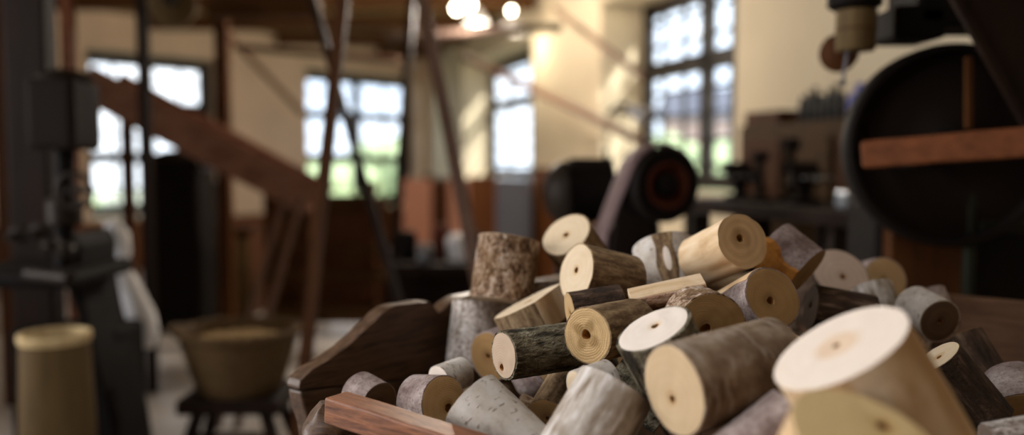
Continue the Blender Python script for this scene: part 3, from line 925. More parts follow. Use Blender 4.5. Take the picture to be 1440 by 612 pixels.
# wainscot boards along the two far walls
m = MB(); a = V((*RA, 0)); s = rl(8.55); z = 1.16
m.beam(a + rd * s + RN * .012 + V((0, 0, z / 2)), a + rd * rl(7.06) + RN * .012 + V((0, 0, z / 2)), .02, z)
m.beam(a + rd * rl(5.1) + RN * .012 + V((0, 0, z / 2)), a + rd * rl(3.0) + RN * .012 + V((0, 0, z / 2)), .02, z)
m.beam(a + rd * .1 + RN * .012 + V((0, 0, .5)), a + rd * rl(11.3) + RN * .012 + V((0, 0, .5)), .02, 1.0)
struct(m.build('trim_10', M['wainscot']))
m = MB(); q = V((LA.x, LA.y, 0))
m.beam(q + ld * ll(13.12) + ln * .012 + V((0, 0, .52)), q + ld * (ll(13.5)) + ln * .012 + V((0, 0, .52)), .02, 1.04)
m.beam(q + ld * .05 + ln * .012 + V((0, 0, .28)), q + ld * ll(13.1) + ln * .012 + V((0, 0, .28)), .02, .56)
struct(m.build('trim_11', M['wainscot']))

# ------------------------------------------------------------------ outside the windows
t = NT('lawn'); M['lawn'] = t.done(t.ramp(t.noise(t.coord((1, 1, 1)), 3, 5), [(.3, hexc('a9ac94')), (.7, hexc('c4c7b0'))]), .9)
M['leaf'] = plain('hedge_leaves', 'a9b88e', .8, .4, 5, .6)
M['brick'] = plain('pinkish_brick', 'cdb0ac', .9, .12, 6)
m = MB(); m.box((0, 10, -.3), (80, 80, .1)); struct(m.build('ground_outside', M['lawn']))
for k, (x, y, r, h) in enumerate([(7.5, 14.5, 1.6, 1.5), (4.6, 16.5, 1.4, 1.3), (2.4, 19.5, 1.8, 1.5), (-4.2, 19.6, 1.2, 1.0), (-9.6, 16.2, 1.5, .7), (-2.5, 24, 2, 1.6)]):
    e = thing('garden_bush', ['rounded green bush outside the large right window', 'smaller green bush outside the right windows, nearer the narrow one', 'green bush seen through the narrow middle window',
              'green bush outside the window behind the leaning poles', 'green bush outside the far left window', 'green bush farthest off beyond the room corner'][k], 'bush', (x, y, -.25), 'bushes in the garden outside')
    m = MB()
    for j in range(7):
        a = j * 2.4; m.blob((x + r * .5 * cos(a) * (j > 0), y + r * .5 * sin(a) * (j > 0), -.05 + h * (.35 + .09 * j)), (r * .62, r * .62, h * .45), j + k, .35, 3, 10)
    m.build('foliage', M['leaf'], e)
    m = MB(); m.cyl((x, y, -.25), (x, y, h * .3), .06, .04); m.build('trunk', M['brown'], e)
e = thing('garden_wall_house', 'low pinkish house beyond the bushes outside the right window', 'house', (12, 26, -.25))
m = MB(); m.box((9, 24, 1.1), (9, 3, 2.7), Matrix.Rotation(-.5, 3, 'Z')); m.build('house_walls', M['brick'], e)
m = MB(); R_ = Matrix.Rotation(-.5, 3, 'Z'); c = V((9, 24, 2.45))
m.prism([c + R_ @ V((-4.8, -1.8, 0)), c + R_ @ V((-4.8, 1.8, 0)), c + R_ @ V((-4.8, 0, 1.0))], R_ @ V((9.6, 0, 0))); m.build('roof', M['bluegrey'], e)


# ------------------------------------------------------------------ the workshop behind the pile
def at_z(px, py, z):
    r = P(px, py, 1) - CAM; return CAM + r * ((z - CAM.z) / r.z)


def single(mb, name, mat, label, cat, group=None, bevel=0.0):
    """a thing that is one mesh, its origin at its base"""
    lo = V([min(v[i] for v in mb.v) for i in range(3)]); hi = V([max(v[i] for v in mb.v) for i in range(3)])
    c = V(((lo.x + hi.x) / 2, (lo.y + hi.y) / 2, lo.z))
    mb.v = [v - c for v in mb.v]
    o = mb.build(name, mat, None, bevel); o.location = c
    return tag(o, label, cat, group)


# leaning props and poles from floor to ceiling
def pole(name, p, q, d0, d1, w, mat, label, h=None):
    a = P(*p, d0); b = P(*q, d1); u = (b - a)
    top = a + u * ((H - .002 - a.z) / u.z) ; bot = a + u * ((.001 - a.z) / u.z)
    m = MB(); m.beam(top + u.normalized() * .02, bot - u.normalized() * .02, w, h or w, (0, 1, 0), n=10, jit=w * .04)
    return single(m, name, mat, label, 'pole', 'timber poles leaning in the workshop')


pole('leaning_pole', (440, 0), (562, 430), 3.6, 3.3, .030, M['dkbrown'], 'thin dark pole leaning from upper left down towards the trough')
pole('leaning_pole', (482, 0), (430, 500), 3.1, 3.0, .042, M['brown'], 'thick dark brown pole crossing the thin leaning pole left of trough')
pole('leaning_pole', (578, 20), (556, 320), 5.7, 5.7, .05, M['dkbrown'], 'dark nearly upright pole beside the window behind the crossed poles')
pole('drive_belt_strap', (594, 0), (668, 372), 3.4, 3.1, .050, M['leather'], 'light brown strap-like pole slanting down to the pile left shoulder', .02)
# upright posts at the left
for px, d, w, mt, lab in ((316, 5.6, .08, M['brown'], 'brown upright post right of the far left window'), (206, 4.4, .05, M['dkbrown'], 'dark slim post standing before the far left window'),
                          (102, 3.9, .05, M['orange'], 'orange-brown post above the dark left machine'), (20, 4.2, .12, M['brown'], 'wide brown post at the left edge of photo'),
                          (48, 5.0, .08, M['dkbrown'], 'dark post between the two brown posts at left edge')):
    a = P(px, 230, d); m = MB(); m.beam((a.x, a.y, 0.001), (a.x, a.y, H - .152), w, w, (0, 1, 0)); single(m, 'upright_post', mt, lab, 'post', 'upright timber posts')

# long wooden chute in front of the far left window
ch = thing('wooden_chute', 'long brown wooden chute slanting down across the far left window', 'chute', P(300, 330, 5.2))
a, b = P(140, 118, 4.9), P(452, 282, 5.3); u = (b - a).normalized(); nrm = u.cross(V((0, -1, 0))).normalized()
if nrm.z < 0: nrm = -nrm
m = MB(); m.beam(a - nrm * .07, b - nrm * .07, .34, .025, nrm); m.build('chute_bottom', M['chute'], ch)
for sgn, lab in ((-1, ''), (1, '')):
    m = MB(); sd = V((0, sgn * .175, 0)); m.beam(a + sd, b + sd, .025, .20, nrm, n=6, jit=.002); m.build('side_rail', M['chute'], ch)
for k in (.1, .93):
    c = a.lerp(b, k) - nrm * .075
    m = MB(); m.beam((c.x, c.y + .12, 0), (c.x, c.y + .12, c.z), .06, .06, (0, 1, 0)); m.build('leg', M['brown'], ch)

# timber rack under the chute
rk = thing('timber_rack', 'brown timber rack of posts and rails behind the crossed poles', 'rack', at_z(440, 470, 0) * 0 + V((P(450, 300, 6.2).x, 6.2, 0)))
for px, d in ((385, 6.0), (452, 6.4), (520, 6.0)):
    a = P(px, 255 if px != 452 else 270, d); m = MB(); m.beam((a.x, a.y, 0), a, .09, .07, (0, 1, 0)); m.build('post', M['brown'], rk)
for py, d, w in ((285, 6.05, .12), (350, 6.0, .05), (386, 6.0, .07), (440, 6.0, .10)):
    m = MB(); m.beam(P(372, py, d), P(540, py + 2, d), .05, w, (0, 0, 1)); m.build('rail', M['brown_x'], rk)
m = MB(); m.prism([P(372, 280, 6.15), P(545, 280, 6.15), P(545, 455, 6.15), P(372, 455, 6.15)], (0, .03, 0)); m.build('back_board', M['brown'], rk)
# stacked planks on the rack rails
for k, (py, c) in enumerate(((392, M['brown_x']), (446, M['tan']))):
    pass
# two slanting belts
for k, (x0, x1, lab) in enumerate(((400, 352, 'left of two thin reddish belts slanting below the chute'), (424, 378, 'right of two thin reddish belts slanting below the chute'))):
    a, b = P(x0, 276, 4.85), P(x1, 440, 4.3); u = b - a; q = a + u * ((.0 - a.z) / u.z)
    m = MB(); m.beam(a, q, .035, .012, (0, 1, 0), n=6); single(m, 'hanging_belt', M['leather'], lab, 'belt', 'thin belts below the chute')

# rods under the ceiling
for pa, pb, r, lab in ((P(655, 80, 7.6), P(905, 200, 5.4), .030, 'long grey-brown rod sloping down across the cream wall'),
                       (P(780, 12, 6.6), P(906, 110, 5.6), .022, 'thin rod sloping down to the top of large window'),
                       (P(316, 44, 6.4), P(426, 160, 7.6), .026, 'brown rod sloping down left of the second window'),
                       (P(330, 66, 5.9), P(560, 84, 5.9), .022, 'level line shaft rod above the second window')):
    m = MB(); m.cyl(pa, pb, r, n=12); single(m, 'hanging_rod', M['leather'], lab, 'rod', 'rods under the ceiling')
m = MB(); m.cyl(P(545, 52, 6.2), P(790, 38, 6.2), .03, n=14); single(m, 'hanging_line_shaft', M['dark'], 'dark level shaft under the ceiling near the lamps', 'shaft')
# wooden pulley at the top left and timber plates
pu = thing('hanging_pulley', 'round tan wooden pulley under the ceiling at top left', 'pulley', P(243, 5, 4.2))
c = P(243, 6, 4.2); ax = V((.25, -1, 0)).normalized()
m = MB(); m.lathe(c - ax * .04, ax, [(.10, 0), (.115, .01), (.115, .07), (.10, .08)], 36); m.build('pulley_wheel', M['tan'], pu)
m = MB(); m.cyl(c - ax * .16, c + ax * .16, .02); m.build('axle', M['dark'], pu)
m = MB(); m.beam(c + ax * .13, V((c.x + ax.x * .13, c.y + ax.y * .13, H - .002)), .04, .04, (0, 1, 0)); m.build('hanger', M['dark'], pu)
m = MB(); m.beam(P(296, 8, 5.0), P(448, 6, 5.0), .14, .15, (0, 0, 1)); single(m, 'ceiling_hung_timber', M['joist'], 'dark brown squared timber under the ceiling left of the poles', 'timber')

# pendant lamps
for px, py, d, r, lab in ((642, 12, 6.0, .030, 'left of two close bright bulbs at the top of photo'), (660, 7, 6.1, .036, 'right and larger of two close bright bulbs at top'),
                          (719, 15, 7.4, .026, 'small bright bulb right of the bulb pair')):
    c = P(px, py, d); e = thing('pendant_lamp', lab, 'lamp', c, 'bare bulbs under the ceiling')
    m = MB(); m.blob(c, (r, r, r * 1.15), 0, 0, 1, 10); m.build('bulb', M['lampglow'], e)
    m = MB(); m.lathe(c + V((0, 0, r * 1.05)), (0, 0, 1), [(r * .5, 0), (r * .55, .02), (r * .3, .05)], 16); m.build('socket', M['black'], e)
    m = MB(); m.cyl(c + V((0, 0, r + .045)), V((c.x, c.y, H - .001)), .005, n=8); m.build('cord', M['black'], e)
    l = bpy.data.lights.new('bulb_light', 'POINT'); l.energy = 78 if px < 700 else 5; l.color = (1, .88, .74); l.shadow_soft_size = .08
    o = bpy.data.objects.new('bulb_light', l); COL.objects.link(o); o.location = c - V((0, 0, .1))
# white lamp shades higher up, lit from within
for px, py, d, w, lab in ((722, 45, 8.2, .30, 'wide glowing lamp shade under the ceiling, nearest the narrow window'), (670, 32, 8.0, .22, 'dimmer yellowish lamp shade left of the wide glowing one')):
    c = P(px, py, d); e = thing('shaded_pendant_lamp', lab, 'lamp', c, 'shaded lamps under the ceiling')
    m = MB(); m.lathe(c, (0, 0, 1), [(w * .5, 0), (w * .48, .03), (w * .25, .10), (.03, .14), (.028, .14), (w * .23, .095), (w * .46, .03), (w * .49, 0)], 32, close=False); m.build('lamp_shade', M['white'], e)
    m = MB(); m.blob(c + V((0, 0, .03)), (.04, .04, .05), 0, 0, 1, 8); m.build('bulb', M['lampglow'], e)
    m = MB(); m.cyl(c + V((0, 0, .14)), V((c.x, c.y, H - .001)), .006, n=8); m.build('cord', M['black'], e)
    l = bpy.data.lights.new('bulb_light', 'POINT'); l.energy = 9; l.color = (1, .88, .68); l.shadow_soft_size = .1
    o = bpy.data.objects.new('bulb_light', l); COL.objects.link(o); o.location = c - V((0, 0, .08))

# ---- dark machine on the left
mc = thing('milling_machine', 'tall dark iron machine filling the left side of the workshop', 'machine', V((P(90, 300, 3.0).x, 3.0, 0)))
d = 3.0
m = MB(); a = P(70, 160, d); m.box((a.x, a.y + .1, a.z), (.17, .22, .25)); m.build('gear_head', M['dark'], mc, .02)
m = MB(); m.lathe(P(70, 108, d) + V((0, .1, -.01)), (0, 0, 1), [(.09, 0), (.10, .02), (.06, .04), (.02, .05)], 24); m.build('head_cap', M['grey_iron'], mc)
m = MB(); a = P(70, 205, d); b = P(70, 390, d); m.cyl(a + V((0, .1, 0)), b + V((0, .1, 0)), .035, n=20); m.build('spindle', M['black'], mc)
m = MB(); m.lathe(P(70, 300, d) + V((0, .1, 0)), (0, 0, 1), [(.05, -.05), (.06, -.04), (.06, .04), (.05, .05)], 24); m.build('collar', M['grey_iron'], mc)
m = MB(); a = P(30, 396, d - .1); m.box((a.x - .06, a.y + .25, a.z), (.46, .5, .055)); m.build('table', M['black'], mc, .02)
m = MB(); a = P(150, 345, d + .25); b = P(165, 600, d + .2)
prof_ = [(70, 345), (100, 326), (112, 345), (112, 400), (122, 450), (140, 520), (160, 600), (176, 700), (100, 700), (104, 560), (110, 450)]
m.prism([P(x, y, d + .12) for x, y in prof_], (0, .3, 0)); m.build('casting', M['black'], mc, .01)
m = MB(); m.box((P(90, 440, d + .3).x, d + .38, .28), (.42, .26, .56)); m.build('pedestal', M['black'], mc, .02)
m = MB(); m.box((P(58, 300, d + .4).x, d + .36, 1.0), (.16, .1, 2.0)); m.build('column', M['dkbrown'], mc, .01)
c = P(104, 268, d - .02); m = MB(); m.tube([c + V((.06 * cos(t_), 0, .06 * sin(t_))) for t_ in [2 * pi * k / 28 for k in range(28)]], .009, 8, closed=True)
m.beam(c - V((.06, 0, 0)), c + V((.06, 0, 0)), .01, .012); m.beam(c - V((0, 0, .06)), c + V((0, 0, .06)), .01, .012, (1, 0, 0)); m.cyl(c - V((0, .01, 0)), c + V((0, .12, 0)), .014); m.build('hand_wheel', M['grey_iron'], mc)
m = MB(); m.cyl(P(40, 385, d - .12), P(98, 392, d - .2), .022, n=18); m.build('lever', M['grey_iron'], mc)
for px, py in ((30, 330), (60, 325), (96, 352), (76, 345)):
    c = P(px, py, d + .02); m = MB(); m.lathe(c, (0, -1, 0), [(.03, 0), (.03, .03), (.012, .035), (.012, .09)], 18); m.build('spindle_nose', M['grey_iron'], mc)
# white cloth bag hanging off it
m = MB()
pts = [P(x, y, d_) for x, y, d_ in ((158, 312, 3.75), (164, 334, 3.75), (172, 356, 3.75), (166, 374, 3.75), (172, 396, 3.75), (186, 420, 3.75), (194, 446, 3.75), (198, 470, 3.75), (204, 492, 3.75))]
m.tube(pts, [.03, .055, .036, .04, .062, .058, .075, .078, .04], 20)
single(m, 'hanging_cloth_bag', M['white'], 'long lumpy white cloth bag hanging behind the dark left machine', 'bag')
# pale block of wood below
st = thing('wooden_tub', 'tall tapering tan wooden tub with pale rim, lower left', 'tub', V((P(72, 500, 2.75).x, 2.8, 0)))
cx = P(70, 500, 2.8).x; zt_ = P(70, 470, 2.8).z
m = MB(); m.lathe((cx, 2.8, 0), (0, 0, 1), [(.128, 0), (.106, zt_ - .03), (.098, zt_ - .028), (.10, zt_ * .5), (.001, zt_ * .5)], 40); m.build('tub_body', M['tan'], st)
m = MB(); m.lathe((cx, 2.8, 0), (0, 0, 1), [(.108, zt_ - .032), (.113, zt_ - .02), (.111, zt_), (.097, zt_), (.095, zt_ - .032)], 40, close=False); m.build('rim', M['pale'], st)

# stool with the basket
sd_ = 3.45
sp = P(338, 548, sd_); sz = sp.z
so = thing('work_stool', 'low dark wooden stool carrying the wicker basket', 'stool', V((sp.x, sp.y, 0)))
m = MB(); m.box((sp.x, sp.y, sz - .03), (.40, .34, .06)); m.build('seat', M['dkbrown'], so, .012)
for sx in (-1, 1):
    for sy in (-1, 1):
        m = MB(); m.beam((sp.x + sx * .13, sp.y + sy * .10, sz - .06), (sp.x + sx * .20, sp.y + sy * .15, 0), .045, .045, (0, 1, 0)); m.build('leg', M['dkbrown'], so, .005)
m = MB(); m.beam((sp.x - .15, sp.y - .12, sz * .45), (sp.x + .15, sp.y - .12, sz * .45), .03, .03); m.build('stretcher', M['dkbrown'], so)
rz = P(334, 463, sd_).z; bz = sz + .002
bk = thing('wicker_basket', 'wide shallow wicker basket of shavings standing on the low stool', 'basket', V((sp.x, sp.y, bz)))
n = 64; rows = 14; vs = []; fs = []
for i in range(rows + 1):
    k = i / rows; z = bz + (rz - bz) * k
    for j in range(n):
        t_ = 2 * pi * j / n
        r = .155 + .078 * k ** .8 + .006 * sin(16 * t_ + pi * i)
        vs.append(V((sp.x + r * cos(t_), sp.y + r * sin(t_), z)))
for i in range(rows):
    for j in range(n): fs.append((i * n + j, i * n + (j + 1) % n, (i + 1) * n + (j + 1) % n, (i + 1) * n + j))
fs.append(tuple(reversed(range(n))))
m = MB(); m.add(vs, fs, 0, True); o = m.build('basket_body', M['wicker'], bk); so_ = o.modifiers.new('thickness', 'SOLIDIFY'); so_.thickness = .012; so_.offset = -1
m = MB()
for ph in (0, pi):
    m.tube([V((sp.x + (.236 + .006 * cos(14 * t_ + ph)) * cos(t_), sp.y + (.236 + .006 * cos(14 * t_ + ph)) * sin(t_), rz + .006 * sin(14 * t_ + ph))) for t_ in [2 * pi * k / 112 for k in range(112)]], .011, 8, closed=True)
m.build('rim', M['wicker'], bk)
for sx in (-1, 1):
    m = MB(); m.tube([V((sp.x + sx * (.235 + .035 * sin(k * pi / 8)), sp.y + .07 * cos(k * pi / 8), rz + .012 * sin(k * pi / 8))) for k in range(9)], .010, 8); m.build('handle', M['wicker'], bk)
m = MB(); vs = []; fs = []; q = 26
for i in range(q + 1):
    for j in range(q + 1):
        u_, w_ = -1 + 2 * i / q, -1 + 2 * j / q
        r = max(abs(u_), abs(w_)); hh = math.hypot(u_, w_) or 1; u2, w2 = u_ / hh * r, w_ / hh * r
        x, y = sp.x + u2 * .200, sp.y + w2 * .200
        vs.append(V((x, y, rz - .045 + .03 * (1 - r * r) + .022 * noise.noise(V((x * 30, y * 30, 1))))))
for i in range(q):
    for j in range(q): a_ = i * (q + 1) + j; fs.append((a_, a_ + 1, a_ + q + 2, a_ + q + 1))
m.add(vs, fs, 0, True); so_ = m.build('wood_shavings', M['straw']); so_['kind'] = 'stuff'; tag(so_, 'tan wood shavings filling the wicker basket', 'shavings')

# cabinets and crates against the back
def cabinet(name, px0, px1, py0, d, depth, mats, label, doors=2, cat='cabinet'):
    a, b = P(px0, py0, d), P(px1, py0, d); h = a.z; w = b.x - a.x; cx_ = (a.x + b.x) / 2; y = a.y
    e = thing(name, label, cat, V((cx_, y, 0)), 'cupboards along the back')
    m = MB(); m.box((cx_, y + depth / 2, h / 2), (w, depth, h)); m.build('carcass', mats[0], e, .01)
    m = MB(); m.box((cx_, y + depth / 2 - .01, h + .012), (w + .05, depth + .04, .025)); m.build('top', mats[0], e, .004)
    for k in range(doors):
        x = a.x + w * (k + .5) / doors
        m = MB(); m.box((x, y - .008, h / 2), (w / doors * .9, .018, h * .86)); m.box((x, y - .018, h / 2), (w / doors * .6, .006, h * .66)); dd = m.build('door', mats[1], e, .004)
        m = MB(); m.lathe((x + w / doors * .36 * (1 if k == 0 else -1), y - .016, h * .55), (0, -1, 0), [(.008, 0), (.015, .015), (.012, .03), (.003, .033)], 14); m.build('knob', M['black'], dd)
    return e


cabinet('tool_cupboard', 205, 284, 262, 6.9, .5, (M['dkbrown'], M['brown']), 'dark brown cupboard under the far left window', 2)
cabinet('tool_cupboard', 296, 352, 325, 6.6, .5, (M['brown'], M['tan']), 'lighter tan-doored low cupboard right of the dark brown one', 1)
m = MB(); a = P(244, 276, 6.95); m.box((a.x, a.y + .2, P(244, 262, 6.9).z + .025 + .06), (.30, .25, .12)); single(m, 'timber_box', M['tan'], 'small tan box on the dark brown cupboard', 'box', None, .01)
# dark machine in front of the far left window's lower right pane
bm_ = thing('bench_machine', 'black bulky machine hiding the lower right of far left window', 'machine', V((P(246, 300, 6.0).x, 6.0, 0)))
a = P(246, 262, 6.0)
m = MB(); m.box((a.x, 6.15, .62), (.36, .36, 1.24)); m.build('casing', M['black'], bm_, .03)
m = MB(); m.lathe((a.x - .02, 6.15, 1.24), (0, 0, 1), [(.17, 0), (.17, .02), (.12, .05), (.05, .06)], 28); m.build('cover', M['dark'], bm_)
m = MB(); c = P(290, 232, 5.9); m.cyl(c, V((a.x + .1, 6.1, c.z)), .02); m.lathe(c + V((0, 0, 0)), (1, -.3, 0), [(.03, 0), (.045, .02), (.03, .05)], 18); m.build('crank', M['steel'], bm_)

# salmon boards and grey cupboard at the far corner
for x0, x1, y0, d, mt, lab in ((566, 606, 252, 9.6, M['pink'], 'salmon-pink board standing by the far corner, left of the brown strap'), (630, 660, 252, 9.4, M['pink'], 'salmon-pink board standing right of the brown strap'),
                               (660, 697, 248, 9.3, M['wainscot'], 'orange-brown board standing left of the narrow window'), (606, 630, 255, 9.7, M['brown'], 'dark brown board between the two salmon-pink boards')):
    a, b = P(x0, y0, d), P(x1, y0, d); m = MB(); m.prism([(a.x, d, 0), (b.x, d, 0), (b.x, d + .06, a.z), (a.x, d + .06, a.z)], (0, .03, 0)); single(m, 'standing_board', mt, lab, 'board', 'boards standing at the far corner', .004)
cb = thing('metal_locker', 'blue-grey locker below the narrow middle window', 'locker', V((P(722, 250, 8.2).x, 8.2, 0)))
a = P(722, 252, 8.2); m = MB(); m.box((a.x, 8.4, a.z / 2), (.34, .36, a.z)); m.build('locker_body', M['bluegrey'], cb, .01)
m = MB(); m.box((a.x, 8.21, a.z / 2), (.30, .012, a.z * .92)); m.build('door', M['bluegrey'], cb, .004)

# clutter on a bench behind the poles
be = thing('low_bench', 'dark low workbench behind the poles and left of the pile', 'bench', V((P(600, 380, 5.0).x, 5.0, 0)))
a, b = P(545, 372, 4.8), P(690, 372, 4.8); bz_ = a.z
m = MB(); m.box(((a.x + b.x) / 2, 5.05, bz_ - .03), (b.x - a.x, .55, .06)); m.build('bench_top', M['dkbrown'], be, .006)
for x in (a.x + .05, b.x - .05):
    for y in (4.84, 5.26):
        m = MB(); m.beam((x, y, 0), (x, y, bz_ - .06), .06, .06, (0, 1, 0)); m.build('leg', M['dkbrown'], be)
m = MB(); m.box(((a.x + b.x) / 2, 5.12, bz_ / 2), (b.x - a.x - .16, .30, bz_ - .10)); m.build('lower_cupboard', M['dkbrown'], be, .006)
def tin(px, w, h, mat, label, y=5.0, cat='tin', z=None, group=None, name='metal_tin'):
    x = P(px, 300, y).x; zz = (bz_ if z is None else z) + .001
    m = MB(); m.lathe((x, y, zz), (0, 0, 1), [(w * .98, 0), (w, .006), (w, h * .8), (w * .8, h * .9), (w * .8, h)], 20); return single(m, name, mat, label, cat, group)
tin(645, .075, .15, M['white'], 'white tub on the bench left of the standing log'); tin(597, .05, .10, M['steel'], 'shiny round tin on the low bench between the poles', 4.9)
tin(572, .06, .17, M['black'], 'black pot on the low bench near the slim dark pole'); tin(622, .055, .20, M['rust'], 'rust-red pot on the bench left of the white tub', 5.1)
tin(676, .05, .14, M['dark'], 'dark pot on the bench right of the white tub', 5.1)

# ---- grinder with black drum and its motor
gr = thing('drum_grinder', 'black belt-driven drum with rusty hub behind the top of pile', 'machine', V((P(935, 300, 2.7).x, 2.75, 0)))
gd = 2.6; c = P(940, 261, gd); ax = V((.42, -1, -.02)).normalized(); r = 53 / F * gd
m = MB(); m.lathe(c - ax * .13, ax, [(.03, 0), (r * .9, 0), (r, .012), (r, .118), (r * .96, .13), (r * .66, .13), (r * .60, .118)], 56, close=False); m.build('drum', M['black'], gr)
m = MB(); m.lathe(c - ax * .02, ax, [(r * .60, .008), (r * .64, .022), (r * .58, .024), (r * .5, .004), (r * .3, -.004), (r * .3, -.006)], 48, close=False); m.build('hub_ring', M['rust'], gr)
m = MB(); m.lathe(c - ax * .03, ax, [(r * .34, 0), (r * .34, .03), (r * .2, .036), (r * .2, .05), (.001, .052)], 36); m.build('hub', M['black'], gr)
m = MB(); m.cyl(c - ax * .26, c - ax * .12, .02); m.build('shaft', M['grey_iron'], gr)
m = MB()
s_ = c - ax * .20
m.prism([V((s_.x - .10, s_.y, 0)), V((s_.x + .13, s_.y, 0)), V((s_.x + .10, s_.y, .8)), V((s_.x + .05, s_.y, s_.z + .05)), V((s_.x - .05, s_.y, s_.z + .05)), V((s_.x - .09, s_.y, .8))], (.03, .12, 0)); m.build('stand', M['dark'], gr, .01)
m = MB(); m.beam(P(985, 300, 2.72), V((P(1000, 400, 2.72).x, 2.72 + .05, 0)), .05, .05, (0, 1, 0)); m.build('brace', M['dark'], gr)
# flat belt round the drum
bt = []
q0 = c - ax * .065; sx_ = ax.cross(V((0, 0, 1))).normalized(); up_ = sx_.cross(ax)
if sx_.x < 0: sx_ = -sx_
for k in range(15):
    t_ = radians(205 - 180 * k / 14 * .0 - 0) ; t_ = radians(150 - 150 * k / 14); bt.append(q0 + (sx_ * cos(t_) + up_ * sin(t_)) * (r + .005))
lowp = P(846, 330, gd + .05); lowp2 = lowp + V((-.02, 0, -.25))
pth = [lowp2, lowp] + bt
m = MB()
vs = []; fs = []
for p_ in pth:
    for sgn in (-1, 1): vs.append(p_ + ax * .042 * sgn)
for i in range(len(pth) - 1): fs.append((2 * i, 2 * i + 1, 2 * i + 3, 2 * i + 2))
m.add(vs, fs, 0, True); o = m.build('belt', M['mauve_belt'], gr); so_ = o.modifiers.new('thickness', 'SOLIDIFY'); so_.thickness = .006; so_.offset = 1
mo = thing('electric_motor', 'black motor housing with greyish rounded end left of the drum', 'motor', V((P(815, 300, 3.2).x, 3.2, 0)))
a, b = P(800, 272, 3.2), P(872, 268, 3.2)
m = MB(); m.lathe(a, b - a, [(.06, -.085), (.10, -.06), (.12, -.02), (.12, .0), (.115, .01), (.115, .16), (.10, .17)], 40); m.build('housing', M['black'], mo)
m = MB(); m.lathe(a, b - a, [(.02, -.10), (.065, -.088), (.105, -.06), (.124, -.022), (.124, -.004)], 40, close=False); m.build('end_bell', M['grey_iron'], mo)
m = MB(); m.box((P(830, 240, 3.2).x, 3.2, P(830, 232, 3.2).z), (.16, .14, .05)); m.cyl(P(850, 235, 3.2), P(852, 208, 3.2), .008); m.build('terminal_box', M['dark'], mo, .01)
m = MB(); m.box((P(828, 300, 3.2).x, 3.2, .48), (.24, .24, .96)); m.build('stand', M['black'], mo, .02)

# lamp on an arm by the large window
tl = thing('hanging_task_lamp', 'small lamp with bluish-white shade on an arm before the cream wall', 'lamp', P(895, 158, 4.6))
c = P(893, 156, 4.6)
m = MB(); dv = V((.75, -.45, -.5)).normalized(); m.lathe(c - dv * .05, dv, [(.012, 0), (.022, .02), (.045, .09), (.05, .12), (.046, .12), (.02, .03)], 24, close=False); m.build('lamp_shade', M['white'], tl)
w0 = V((RX(5.9) - .015, 5.9, P(855, 160, 5.6).z))
m = MB(); m.tube([c - dv * .045, P(872, 146, 4.65), P(856, 158, 4.9), w0], .011, 8); m.build('arm', M['black'], tl)

# ---- joinery on the right wall
def rwall(y, o, z): return V((RX(y), y, z)) + RN * o
bc = thing('tool_board_cabinet', 'long brown wooden tool cabinet against the right wall', 'cabinet', rwall(4.0, .2, 0))
ztop = P(1100, 177, 4.6).z
y0, y1 = 4.74, 3.2
m = MB(); m.beam(rwall(y0, .13, ztop / 2), rwall(y1, .13, ztop / 2), .22, ztop); m.build('carcass', M['brown_x'], bc, .01)
for k in range(4):
    ya = y0 - .05 - (y0 - y1 - .1) * k / 4; yb = ya - (y0 - y1 - .1) / 4 + .04
    m = MB(); m.beam(rwall(ya, .252, ztop - .27), rwall(yb, .252, ztop - .27), .02, .40); dr = m.build('door', M['brown_x'] if k % 2 else M['brown'], bc, .004)
    mid = rwall((ya + yb) / 2, .27, ztop - .3); m = MB(); m.cyl(mid, mid + RN * .03, .014, .018); m.build('knob', M['black'], dr)
m = MB(); a = rwall(4.58, .15, ztop + .036); m.box(a, (.30, .14, .07), Matrix.Rotation(-1.25, 3, 'Z')); single(m, 'wooden_box', M['brown'], 'brown box on top of the wall cabinet by the large window', 'box', None, .006)
ord_ = ['first', 'second', 'third', 'fourth', 'fifth', 'sixth', 'seventh']
for k in range(7):
    y = 4.33 - .047 * k
    a = rwall(y, .16, ztop + .001); hgt = .13 + .02 * ((k * 7) % 3)
    m = MB(); m.lathe(a, (0, 0, 1), [(.018, 0), (.020, .01), (.020, hgt * .7), (.012, hgt * .85), (.012, hgt)], 16)
    single(m, 'glass_bottle', M['glaze'], '%s dark bottle from the window along the wall cabinet top' % ord_[k], 'bottle', 'dark bottles on the wall cabinet')
a = rwall(3.95, .15, ztop + .001)
m = MB(); m.lathe(a, (0, 0, 1), [(.045, 0), (.05, .01), (.05, .10), (.02, .13), (.02, .16)], 20); single(m, 'spray_can', M['blue'], 'blue can on the wall cabinet below the hanging spools', 'can')
a = rwall(3.83, .15, ztop + .001)
m = MB(); m.lathe(a, (0, 0, 1), [(.04, 0), (.042, .12), (.035, .14), (.03, .16)], 20); single(m, 'white_jar', M['white'], 'whitish jar beside the blue can on wall cabinet', 'jar')
# workbench in front of it
wb = thing('workbench', 'dark workbench in front of the brown wall cabinet at right', 'bench', rwall(3.6, .6, 0))
wz = P(1150, 285, 3.7).z
m = MB(); m.beam(rwall(4.45, .56, wz - .03), rwall(3.25, .56, wz - .03), .50, .06); m.build('bench_top', M['dkbrown'], wb, .006)
for y in (4.35, 3.9, 3.35):
    for o in (.36, .76):
        q = rwall(y, o, 0); m = MB(); m.beam(q, q + V((0, 0, wz - .06)), .07, .07, (0, 1, 0)); m.build('leg', M['dkbrown'], wb)
m = MB(); m.beam(rwall(4.35, .60, wz * .45), rwall(3.3, .60, wz * .45), .40, .03); m.build('shelf', M['dkbrown'], wb)
